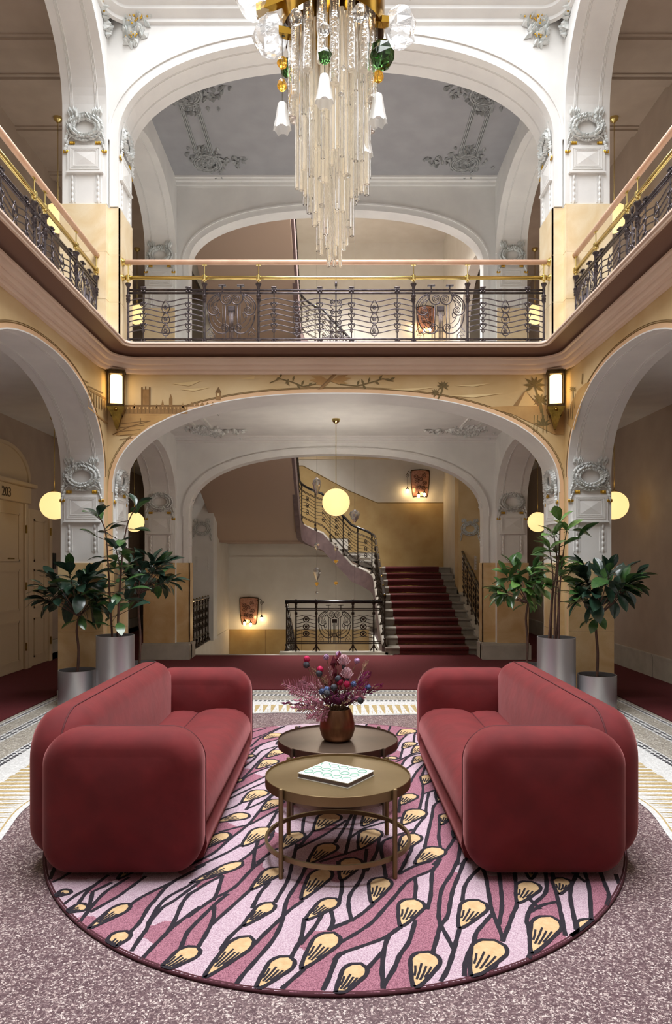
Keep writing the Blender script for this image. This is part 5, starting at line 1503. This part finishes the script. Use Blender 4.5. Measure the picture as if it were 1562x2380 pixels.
obj('cover_print', pr, M['mint'], bt); obj('cover_print', pr2, M['mint2'], bt)
# ================================================================ POTS AND PLANTS
def brushed():
    m, nt, b = newmat('brushed_steel'); N = nt.nodes; L = nt.links
    b.inputs['Base Color'].default_value = S(190,190,194); b.inputs['Metallic'].default_value = .85; b.inputs['Roughness'].default_value = .33
    b.inputs['Anisotropic'].default_value = .6
    tc = N.new('ShaderNodeTexCoord'); mp = N.new('ShaderNodeMapping'); mp.inputs['Scale'].default_value = (2, 2, 60)
    n = N.new('ShaderNodeTexNoise'); n.inputs['Scale'].default_value = 6; L.new(tc.outputs['Object'], mp.inputs[0]); L.new(mp.outputs[0], n.inputs['Vector'])
    r = N.new('ShaderNodeMapRange'); r.inputs[3].default_value = .26; r.inputs[4].default_value = .42; L.new(n.outputs['Fac'], r.inputs[0]); L.new(r.outputs[0], b.inputs['Roughness'])
    return m
M['steel'] = brushed()
M['soil'] = mat('dark_potting_soil', S(34,28,26), .95, c2=S(52,42,36), scale=30, bump=.6, bscale=50)
M['bark'] = mat('red_brown_bark', S(86,56,44), .75, c2=S(66,44,36), scale=22)
def leafmat(name, c, c2):
    m = mat(name, c, .28, c2=c2, scale=5, coat=.25); return m
M['leaf_dark'] = leafmat('dark_rubber_leaf', S(42,68,52), S(26,48,38)); M['leaf_green'] = leafmat('green_leaf', S(70,104,52), S(46,80,44)); M['leaf_pale'] = leafmat('fresh_green_leaf', S(104,140,70), S(80,116,60))
def leaf_mesh(m, wr=.42, fold=.10, droop=.22):
    mb = MB(); n = 7; rows = []
    for i in range(n+1):
        t = i/n; w_ = wr*.5*sin(pi*min(1, t**1.2))**.8 if 0 < t < 1 else .004
        z = -droop*t*t + .05*sin(pi*t)
        rows.append([(-w_, t, z+fold*w_*1.4), (-w_*.5, t, z+fold*w_*.45), (0, t, z-fold*.12), (w_*.5, t, z+fold*w_*.45), (w_, t, z+fold*w_*1.4)])
    mb.loft(rows, False)
    mb.tube([(0, -.18, .03), (0, -.08, .01), (0, 0, 0), (0, .5, -droop*.25-.012), (0, .97, -droop*.94)], lambda t: .018*(1-.8*t), 4)
    return mb.mesh('leaf', m, True)
LEAF = {k: [leaf_mesh(M[k], w_, f, d) for w_, f, d in ((.48, .12, .16), (.52, .05, .32), (.44, .2, .05))] for k in ('leaf_dark', 'leaf_green', 'leaf_pale')}
def pot(label, x, y, r, h):
    t = thing('steel_planter', label, 'planter', (x, y, 0), group='brushed steel planters'); I = Matrix.Identity(4)
    obj('cylinder', MB().lathe([(r-.004, .004), (r, .004), (r, h), (r-.008, h), (r-.008, h-.06)], 48, cap0=True, cap1=False), M['steel'], t, smooth=35, M=I)
    obj('soil', MB().lathe([(r-.008, h-.04), (r*.6, h-.03), (.01, h-.025)], 24, cap0=False), M['soil'], t, smooth=True, M=I)
    return h-.035
def add_leaf(t, rnd, p, d, size, key, roll=None):
    d = Vector(d).normalized(); up = Vector((0, 0, 1)); s = d.cross(up)
    if s.length < 1e-3: s = Vector((1, 0, 0))
    s.normalize(); u = s.cross(d); a = rnd.uniform(-.5, .5) if roll is None else roll
    s2 = s*cos(a)+u*sin(a); u2 = u*cos(a)-s*sin(a)
    m = Matrix.Identity(4); sc = size*rnd.uniform(.85, 1.15)
    for i in range(3): m[i][0] = s2[i]*sc; m[i][1] = d[i]*sc; m[i][2] = u2[i]*sc; m[i][3] = p[i]
    put('leaf', rnd.choice(LEAF[key]), t, m)
def lim(p, lo, hi): return Vector((max(lo[0], min(hi[0], p.x)), max(lo[1], min(hi[1], p.y)), p.z))
def tree_plant(label, x, y, z0, fork, cx, cz, rx, ry, rz, nb, nl, size, keys, seed, lo, hi, droopers=4):
    """standard: one trunk, forking into a crown of leaf rosettes"""
    rnd = random.Random(seed); t = thing('potted_rubber_tree', label, 'plant', (x, y, z0), group='potted leafy trees')
    base = Vector((0, 0, 0)); F = Vector((rnd.uniform(-.02, .02), 0, fork-z0)); C = Vector((cx-x, 0, cz-z0))
    obj('trunk', MB().tube(smooth_pts([(0, 0, -.03), (.012, .005, F.z*.4), (-.008, 0, F.z*.75), tuple(F)], 4), lambda q: .016-.004*q, 7), M['bark'], t, smooth=True, M=Matrix.Identity(4))
    for b in range(nb):
        a = 2*pi*(b+rnd.uniform(-.25, .25))/nb; el = rnd.uniform(-.55, .95)
        tip = C + Vector((rx*cos(a)*cos(el)*rnd.uniform(.5, .8), ry*sin(a)*cos(el)*rnd.uniform(.5, .85), rz*sin(el)*rnd.uniform(.6, .9)))
        tip = lim(tip, lo, hi)
        if tip.z < F.z+.03: tip.z = F.z+.03+rnd.uniform(0, .08)
        mid = F.lerp(tip, .5)+Vector((0, 0, -.04+.05*rnd.random()))
        obj('branch', MB().tube(smooth_pts([tuple(F), tuple(mid), tuple(tip)], 4), lambda q: .0085-.005*q, 5), M['bark'], t, smooth=True, M=Matrix.Identity(4))
        out = Vector((cos(a)*cos(el), sin(a)*cos(el)*.8, sin(el)*.7+.25)).normalized()
        for k in range(nl):
            ph = 2.4*k+rnd.uniform(-.6, .6); sp = .25+1.25*k/nl+rnd.uniform(-.2, .2)
            s1 = out.orthogonal().normalized(); s2 = out.cross(s1)
            d = out*cos(sp)+(s1*cos(ph)+s2*sin(ph))*sin(sp); d.z -= .35*(k/nl)*rnd.random()
            p = tip.lerp(mid, .75*k/nl)
            e = lim(p+d*size*1.1, lo, hi); d = (e-p) if (e-p).length > .03 else d
            add_leaf(t, rnd, p, d, size*(.75+.3*rnd.random()), keys[0] if rnd.random() < .75 else keys[1])
    for k in range(droopers):
        a = rnd.uniform(0, 2*pi); p = F+Vector((.04*cos(a), .04*sin(a), rnd.uniform(-.12, .05)))
        add_leaf(t, rnd, lim(p, lo, hi), (cos(a), sin(a)*.5, -.5), size*.75, keys[1])
    return t
def tall_plant(label, x, y, z0, stems, size, keys, seed, lo, hi, per=.06, bare=.30):
    rnd = random.Random(seed); t = thing('potted_ficus', label, 'plant', (x, y, z0), group='potted leafy trees')
    for i, pts in enumerate(stems):
        sp = smooth_pts([(a-x, b-y, c-z0) for a, b, c in pts], 6)
        obj('stem', MB().tube(sp, lambda q: .013-.008*q, 6), M['bark'], t, smooth=True, M=Matrix.Identity(4))
        zt = sp[-1][2]; k = 0; ph = rnd.uniform(0, 6)
        z = zt*bare
        while z < zt:
            j = min(range(len(sp)), key=lambda q: abs(sp[q][2]-z)); p = Vector(sp[j]); ph += 2.2+rnd.uniform(-.4, .4)
            d = Vector((cos(ph), sin(ph)*.7, rnd.uniform(-.35, .7))); pl_ = rnd.uniform(.04, .16)
            q_ = lim(p+d*pl_, lo, hi)
            obj('twig', MB().tube([tuple(p), tuple(q_)], .0035, 4), M['bark'], t, M=Matrix.Identity(4))
            e = lim(q_+d*size, lo, hi); dd_ = e-q_
            add_leaf(t, rnd, q_, dd_ if dd_.length > .03 else (cos(ph)*.3, -.5, .4), size*rnd.uniform(.7, 1.1), keys[0] if rnd.random() < .6 else keys[1])
            z += per*rnd.uniform(.7, 1.5)
        for k in range(3): add_leaf(t, rnd, Vector(sp[-1]), (cos(2.1*k+i), sin(2.1*k+i)*.6, .9), size*.9, keys[1])
# left group
h = pot('low steel planter in front of the pier nearest the numbered door', -2.895, 7.90, .205, .405)
tree_plant('dark rubber tree on one thin trunk in the planter nearest the numbered door', -2.895, 7.90, h, 1.0, -2.93, 1.30, .47, .30, .36, 11, 9, .25, ('leaf_dark', 'leaf_green'), 2, (-.62, -.6, -1), (.34, .24, 9))
h = pot('tall steel planter in the corner under the parliament painting', -2.44, 7.80, .205, .80)
tall_plant('tall sparse plant with long stems reaching the globe lamp, numbered door side', -2.44, 7.80, h,
    [[(-2.42, 7.80, .72), (-2.40, 7.82, 1.2), (-2.36, 7.80, 1.7), (-2.30, 7.78, 2.02), (-2.20, 7.76, 2.22)], [(-2.47, 7.80, .72), (-2.50, 7.8, 1.2), (-2.52, 7.8, 1.6), (-2.55, 7.8, 1.95), (-2.62, 7.78, 2.12)], [(-2.41, 7.78, .72), (-2.40, 7.78, 1.1), (-2.38, 7.78, 1.5), (-2.42, 7.76, 1.75)]], .22, ('leaf_green', 'leaf_dark'), 5, (-.3, -.6, 0), (.5, .3, 9), .062, .15)
h = pot('low steel planter standing in the wide arch behind the tall planter, numbered door side', -2.37, 8.50, .2, .40)
tree_plant('dark bushy rubber tree in the wide arch behind the tall planter, numbered door side', -2.37, 8.50, h, 1.22, -2.26, 1.46, .42, .40, .30, 11, 9, .23, ('leaf_dark', 'leaf_green'), 8, (-.16, -.75, -1), (.6, .5, 9), 1)
# right group
h = pot('low steel planter in front of the pier beside the plain corridor', 2.845, 7.695, .205, .385)
tree_plant('spreading dark rubber tree with bare lower trunk in the low planter by the plain corridor', 2.845, 7.695, h, 1.0, 2.93, 1.32, .54, .32, .42, 12, 9, .25, ('leaf_dark', 'leaf_green'), 13, (-.42, -.6, -1), (.66, .3, 9), 3)
h = pot('tall steel planter in the corner under the pyramid painting', 2.42, 7.75, .205, .785)
tall_plant('tall plant with clustered bare stems and leafy top, plain corridor side', 2.42, 7.75, h,
    [[(2.40, 7.75, .70), (2.41, 7.75, 1.2), (2.45, 7.75, 1.7), (2.46, 7.74, 2.05)], [(2.36, 7.76, .70), (2.38, 7.76, 1.2), (2.43, 7.76, 1.6), (2.40, 7.76, 1.9)], [(2.44, 7.73, .70), (2.45, 7.74, 1.2), (2.48, 7.74, 1.6), (2.53, 7.74, 1.95)], [(2.42, 7.78, .70), (2.45, 7.77, 1.1), (2.44, 7.77, 1.5)], [(2.33, 7.74, .70), (2.36, 7.74, 1.1), (2.38, 7.74, 1.45), (2.33, 7.7, 1.75)]], .23, ('leaf_green', 'leaf_pale'), 17, (-.4, -.6, 0), (.32, .3, 9), .085, .55)
h = pot('low steel planter standing in the wide arch behind the tall planter, plain corridor side', 2.27, 8.40, .2, .40)
tree_plant('fresh green bushy tree in the wide arch behind the tall planter, plain corridor side', 2.27, 8.40, h, 1.12, 2.20, 1.34, .44, .36, .36, 13, 9, .2, ('leaf_green', 'leaf_pale'), 23, (-.6, -.75, -1), (.22, .5, 9), 3)

# ================================================================ VASE AND DRIED FLOWERS
M['vase'] = mat('brushed_copper_vase', S(150,112,86), .34, .9, c2=S(128,92,70), scale=4, stretch=(8, 8, 1))
VX, VY, VZ = .008, 4.63, .438
vt = obj('copper_vase', MB().lathe([(.06, 0), (.085, .004), (.103, .03), (.116, .075), (.113, .12), (.100, .17), (.086, .205), (.082, .207), (.094, .165), (.105, .12), (.09, .03)], 40, (VX, VY, VZ), cap0=True, cap1=True), M['vase'], smooth=40,
    label='brushed copper vase on the dark bronze table', cat='vase')
FM = {k: mat('dried_'+k, S(*c), .8, c2=S(*[int(v*.72) for v in c]), scale=40) for k, c in dict(pink=(232,186,198), magenta=(196,24,84), plum=(104,22,70), purple=(150,26,112), blue=(92,110,160), slate=(74,76,86), tan=(186,150,120), wine=(110,20,44), rose=(204,132,154), lilac=(190,150,190)).items()}
FM['stem'] = mat('dried_stem', S(120,96,70), .8)
rf = random.Random(31)
VT = Vector((VX, VY, VZ+.20))
def fl_stem(t, tip, bend=.02, r=.0022):
    a = VT+Vector((rf.uniform(-.04, .04), rf.uniform(-.04, .04), -.03)); m_ = a.lerp(tip, .5)+Vector((rf.uniform(-bend, bend), 0, rf.uniform(0, bend)))
    pts = smooth_pts([tuple(VT+Vector((0, 0, -.12))), tuple(a), tuple(m_), tuple(tip)], 4)
    return (tip-m_).normalized(), MB().tube(pts, r, 5)
def bpt(px, py, dy=0.0): return Vector(wpt(px, py, VY+dy))
bq = thing('dried_bouquet', 'dried flower bouquet of pink, plum and magenta in the copper vase', 'bouquet', tuple(VT))
NAME = ['']
def bloom(kind, px, py, dy, builder, col):
    tip = bpt(px, py, dy); d, stem = fl_stem(None, tip); NAME[0] = kind
    head = builder(bq, tip, d, col); obj('stem', stem, FM['stem'], head, smooth=True)
def thistle(t, p, d, col):
    mb = MB().ball(p, .021, .021, .023, u=10, v=8)
    hd = obj(NAME[0], mb, FM[col], t, smooth=True); mb = MB()
    for k in range(40):
        v = Vector((rf.gauss(0, 1), rf.gauss(0, 1), rf.gauss(0, 1))).normalized(); leaf4(mb, p+v*.022, v, v.orthogonal(), .012, .004, .001)
    obj('bristles', mb, FM[col], hd)
    return hd
def protea(t, p, d, col):
    mb = MB()
    for k in range(46):
        a = 2.399*k; e = .25+.95*(k/46); r1 = .05
        o = Vector((cos(a)*sin(e), sin(a)*sin(e)*.9, cos(e)))
        q1 = p+o*r1*.6; q2 = p+o*r1+Vector((0, 0, .012)); q3 = p+o*r1*1.02+Vector((cos(a)*-.004, 0, .028-.02*k/46))
        mb.tube([tuple(p), tuple(q1), tuple(q2), tuple(q3)], .0018, 4)
    hd = obj(NAME[0], mb, FM[col], t, smooth=True); obj('calyx', MB().ball(p-Vector((0, 0, .006)), .014, .014, .02, u=8, v=6), FM['slate'], hd, smooth=True)
    return hd
def fern(t, p, d, col):
    base = VT; mb = MB(); n = 13; side = d.cross(Vector((0, 1, 0))).normalized()
    for k in range(n):
        f = .35+.65*k/n; c = base.lerp(p, f)+Vector((0, 0, .03*sin(pi*f))); l = .07*(1-(k/n)**1.5)+.012
        for sg in (-1, 1):
            dv = (d*.75+side*sg*.8+Vector((0, rf.uniform(-.3, .3), 0))).normalized()
            for j in range(4): leaf4(mb, c+dv*l*(.2+.27*j), dv+side*sg*.4, Vector((0, -1, .4)), .024, .008*(1.2-.2*j), .002)
    hd = obj(NAME[0], mb, FM[col], t)
    return hd
def plume(t, p, d, col):
    mb = MB(); dn = d.normalized()
    for k in range(110):
        f = rf.random(); r1 = .022*sin(pi*min(1, .15+.85*(1-f)))+.003; v = Vector((rf.gauss(0, 1), rf.gauss(0, 1), rf.gauss(0, .6))).normalized()
        c = p-dn*(.11*(1-f))+v*r1; leaf4(mb, c, dn+v*.6, v.orthogonal(), .022, .006, .001)
    hd = obj(NAME[0], mb, FM[col], t)
    return hd
def ball_fl(t, p, d, col):
    mb = MB().ball(p, .017, u=10, v=8); hd = obj(NAME[0], mb, FM[col], t, smooth=True); mb = MB()
    for k in range(50):
        v = Vector((rf.gauss(0, 1), rf.gauss(0, 1), rf.gauss(0, 1))).normalized(); mb.ball(p+v*.018, .0035, u=5, v=3)
    obj('florets', mb, FM[col], hd, smooth=True)
    return hd
def leafy(t, p, d, col):
    mb = MB()
    for k in range(14):
        f = .45+.55*k/14; c = VT.lerp(p, f); a = 2.4*k; v = Vector((cos(a), sin(a)*.6, .3)); leaf4(mb, c+v*.02, v+d*.5, Vector((0, -.8, .6)), .045, .02, .004)
    hd = obj(NAME[0], mb, FM[col], t)
    return hd
def broad(t, p, d, col):
    mb = MB(); leaf4(mb, p, d, Vector((0, -1, .2)), .10, .05, .012); hd = obj(NAME[0], mb, FM[col], t)
    return hd
def grassy(t, p, d, col):
    mb = MB()
    for k in range(12):
        v = (d+Vector((rf.uniform(-.5, .5), rf.uniform(-.4, .4), rf.uniform(-.3, .4)))).normalized(); c = p-d*rf.uniform(0, .06)
        mb.tube([tuple(c), tuple(c+v*.035)], .0012, 4); mb.ball(c+v*.037, .003, u=5, v=3)
    hd = obj(NAME[0], mb, FM[col], t)
    return hd
fl = [('thistle_flower', [(713, 1532, -.02), (744, 1556, -.03), (806, 1590, -.07), (790, 1585, -.05)], thistle, 'magenta'),
 ('protea_flower', [(799, 1548, -.04), (806, 1578, -.06)], protea, 'pink'),
 ('dried_fern', [(655, 1588, -.02), (672, 1608, -.08), (700, 1580, -.05), (690, 1650, -.12), (712, 1668, -.14), (735, 1672, -.15), (845, 1618, -.12), (664, 1598, .06)], fern, 'rose'),
 ('dried_plume', [(858, 1562, -.03), (852, 1588, -.06), (886, 1592, -.02), (848, 1605, -.08), (836, 1580, 0)], plume, 'purple'),
 ('globe_thistle', [(822, 1590, -.07), (855, 1597, -.05), (760, 1602, -.09), (748, 1607, -.08)], ball_fl, 'blue'),
 ('slate_thistle', [(712, 1545, -.03), (742, 1565, -.04), (776, 1598, -.09), (786, 1578, -.05), (838, 1628, -.1), (760, 1612, -.12)], thistle, 'slate'),
 ('wine_bract', [(788, 1530, -.02), (780, 1565, .0), (800, 1568, .03), (776, 1540, .02)], broad, 'wine'),
 ('tan_grass', [(757, 1582, -.05), (748, 1575, -.03), (734, 1560, 0), (850, 1545, 0), (868, 1598, -.02), (805, 1630, -.12)], grassy, 'tan'),
 ('plum_sprig', [(770, 1618, -.13), (790, 1622, -.13), (805, 1612, -.12), (752, 1625, -.11), (820, 1625, -.11), (775, 1605, -.08), (835, 1612, -.06), (655, 1635, -.06)], leafy, 'plum'),
 ('rose_leaf_sprig', [(676, 1645, -.08), (686, 1628, -.1), (715, 1622, -.12)], leafy, 'rose'),
 ('wine_plume', [(775, 1575, -.02), (790, 1600, -.1), (815, 1605, -.08), (760, 1590, -.06)], plume, 'wine'),
 ('pale_grass', [(730, 1595, -.06), (745, 1590, -.08), (815, 1568, -.02), (840, 1570, -.02), (768, 1560, 0)], grassy, 'pink'),
 ('lilac_bloom', [(758, 1527, .0), (786, 1520, .0), (830, 1536, .02)], ball_fl, 'lilac')]
for kind, pts, fn, col in fl:
    for px, py, dy in pts: bloom(kind, px, py, dy, fn, col)

# ================================================================ WALL PAINTING (flat paint on the ochre walls)
M['mur1'] = mat('mural_brown_wash', S(156,120,74), .6, c2=S(138,104,60), scale=12); M['mur2'] = mat('mural_light_wash', S(214,178,120), .6); M['mur3'] = mat('mural_dark_line', S(122,92,54), .6); M['mur4'] = mat('mural_olive', S(112,94,52), .6); M['mur5'] = mat('mural_earth', S(188,150,94), .6, c2=S(170,130,78), scale=5); M['mur6'] = mat('mural_pale_cloud', S(226,202,150), .6)
MU = [M['mur%d' % i] for i in range(1, 7)]
class Mural:
    def __init__(s, plane): s.mb = MB(); s.pl = plane; s.k = 0
    def p(s, px, py, lay):
        if s.pl == 0: Y = YF-.0045-.0006*lay; return wpt(px, py, Y)
        X_ = s.pl*(XS-.0045-.0006*lay); Y = X_*FPX/(px-CXP); return (X_, Y, EYE-(py-CYP)*Y/FPX)
    def poly(s, pts, mi, lay=1):
        s.k += 1; lay += .035*(s.k % 25)
        s.mb.add([s.p(x, y, lay) for x, y in pts], [tuple(range(len(pts)))], mi); return s
    def line(s, pts, wd, mi, lay=2):
        for (a, b), (c, d) in zip(pts, pts[1:]):
            l = sqrt((c-a)**2+(d-b)**2) or 1; nx_, ny_ = -(d-b)/l*wd/2, (c-a)/l*wd/2
            s.poly([(a+nx_, b+ny_), (c+nx_, d+ny_), (c-nx_, d-ny_), (a-nx_, b-ny_)], mi, lay)
        return s
    def rect(s, x0, y0, x1, y1, mi, lay=1): return s.poly([(x0, y0), (x1, y0), (x1, y1), (x0, y1)], mi, lay)
    def leafp(s, x, y, a, l, w_, mi, lay=3):
        c, d = cos(a), sin(a)
        return s.poly([(x, y), (x+l*.5*c-w_*d, y+l*.5*d+w_*c), (x+l*c, y+l*d), (x+l*.5*c+w_*d, y+l*.5*d-w_*c)], mi, lay)
    def palm(s, x, y, x2, y2, r, mi=3, wd=4):
        s.line([(x, y), ((x+x2)/2+2, (y+y2)/2), (x2, y2)], wd, mi)
        for k in range(8):
            a = -pi*.5+(k-3.5)*.62; s.leafp(x2, y2, a, r*(1 if abs(k-3.5) > 1 else .8), r*.13, mi)
        return s
mu = Mural(0)
# town with long palace, square tower, spires and clock tower
mu.rect(288, 944, 436, 962, 0).rect(330, 905, 349, 948, 0).rect(328, 900, 332, 948, 2, 2).rect(346, 900, 350, 948, 2, 2).rect(337, 898, 340, 906, 2, 2)
for x0 in range(292, 430, 9): mu.rect(x0, 948, x0+2, 961, 2, 2).rect(x0+4, 946, x0+6, 950, 1, 2)
mu.rect(286, 941, 440, 944.5, 2, 2).rect(284, 962, 398, 965, 4, 2)
for x, yt, w_ in ((397, 915, 4), (378, 928, 3), (425, 935, 2.5), (312, 936, 2), (364, 938, 2)): mu.poly([(x-w_, 944), (x-w_, yt+12), (x, yt), (x+w_, yt+12), (x+w_, 944)], 0, 2)
mu.rect(502, 912, 513, 930, 0).poly([(500, 912), (507.5, 899), (515, 912)], 2, 2).rect(505, 914, 510, 920, 5, 3)
for x in range(440, 500, 12): mu.poly([(x, 944), (x+6, 934), (x+12, 944-(x-440)*.1)], 0, 2)
mu.poly([(275, 965), (400, 963), (380, 975), (345, 990), (318, 1012), (270, 1012)], 4, 1)
for k in range(5): mu.line([(278, 985+9*k), (345-9*k, 978+10*k)], 1.2, 2, 3)
mu.line([(262, 1010), (300, 992), (350, 978)], 2, 2, 3).line([(278, 1000), (278, 978)], 1.5, 2, 3).line([(327, 986), (327, 972)], 1.5, 2, 3)
for pts in ([(400, 892), (470, 884), (440, 897)], [(560, 880), (592, 874), (590, 882)], [(420, 905), (490, 900), (450, 909)], [(900, 905), (1010, 900), (960, 908)], [(1040, 920), (1170, 914), (1100, 924)], [(1060, 896), (1140, 891), (1100, 899)]): mu.poly(pts, 5, 1)
# bird with twigs over the crown of the arch
mu.poly([(738, 905), (775, 868), (786, 867), (750, 904)], 0, 3).line([(741, 904), (779, 868)], 1.5, 2, 4)
for a, l, w_ in ((-.35, 44, 6), (-.15, 50, 6), (.12, 42, 5), (pi+.25, 46, 6), (pi+.05, 50, 6), (pi-.2, 38, 5)): mu.leafp(768, 886, a, l, w_, 4, 1)
mu.line([(627, 890), (650, 880), (680, 888), (705, 898), (735, 892)], 2.4, 3).line([(790, 893), (830, 897), (865, 888), (890, 880), (915, 886)], 2.4, 3)
for x, y, a in ((650, 879, -1.2), (664, 884, .9), (680, 887, -1.3), (690, 892, 1.0), (700, 896, -1.1), (715, 898, -.7), (672, 880, 2.2), (830, 896, -1.2), (842, 893, .9), (856, 890, -1.3), (870, 885, .6), (880, 883, -.9), (895, 880, .3), (846, 894, -2.0), (640, 884, -.6), (905, 883, -.4)): mu.leafp(x, y, a, 15, 2.8, 3)
# desert with palms and pyramid
mu.palm(1018, 927, 1030, 897, 15).palm(1008, 922, 1012, 912, 11)
mu.poly([(1180, 944), (1255, 940), (1300, 946), (1312, 960), (1312, 1010), (1290, 1010), (1240, 985), (1190, 962), (1130, 946)], 4, 1)
mu.poly([(1192, 944), (1218, 910), (1222, 909), (1204, 944)], 0, 2).poly([(1204, 944), (1222, 909), (1250, 944)], 1, 2).poly([(1222, 909), (1250, 944), (1256, 943)], 2, 3)
mu.palm(1258, 960, 1242, 895, 27, 3, 4).palm(1262, 985, 1256, 930, 20, 3, 4)
for x in (1248, 1262, 1270, 1240): mu.line([(x, 1005), (x+2, 965)], 2, 3, 3)
for k in range(6): mu.leafp(1262, 990, -pi/2+(k-2.5)*.5, 22, 2.6, 3)
obj('painted_mural', mu.mb, MU, wf)
mu = Mural(-1)                                             # gate with columns
for k in range(7): mu.line([(207+6*k, 942+2*k), (207+6*k, 906+4*k)], 2.2, 2)
mu.line([(203, 902), (248, 928)], 4, 0).line([(203, 896), (240, 914)], 2, 2).line([(205, 946), (250, 985)], 3, 4).line([(196, 884), (206, 890)], 2, 2)
obj('painted_mural', mu.mb, MU, walls['left'])
mu = Mural(1)                                              # red bluff, trees
mu.poly([(1318, 985), (1328, 935), (1345, 905), (1362, 890), (1375, 888), (1352, 935), (1334, 1000)], 4, 1).line([(1352, 892), (1354, 868)], 2, 2).palm(1330, 975, 1331, 905, 9, 3, 2)
for k in range(4): mu.line([(1320+5*k, 985-12*k), (1322+5*k, 950-12*k)], 1.6, 2, 3)
obj('painted_mural', mu.mb, MU, walls['right'])
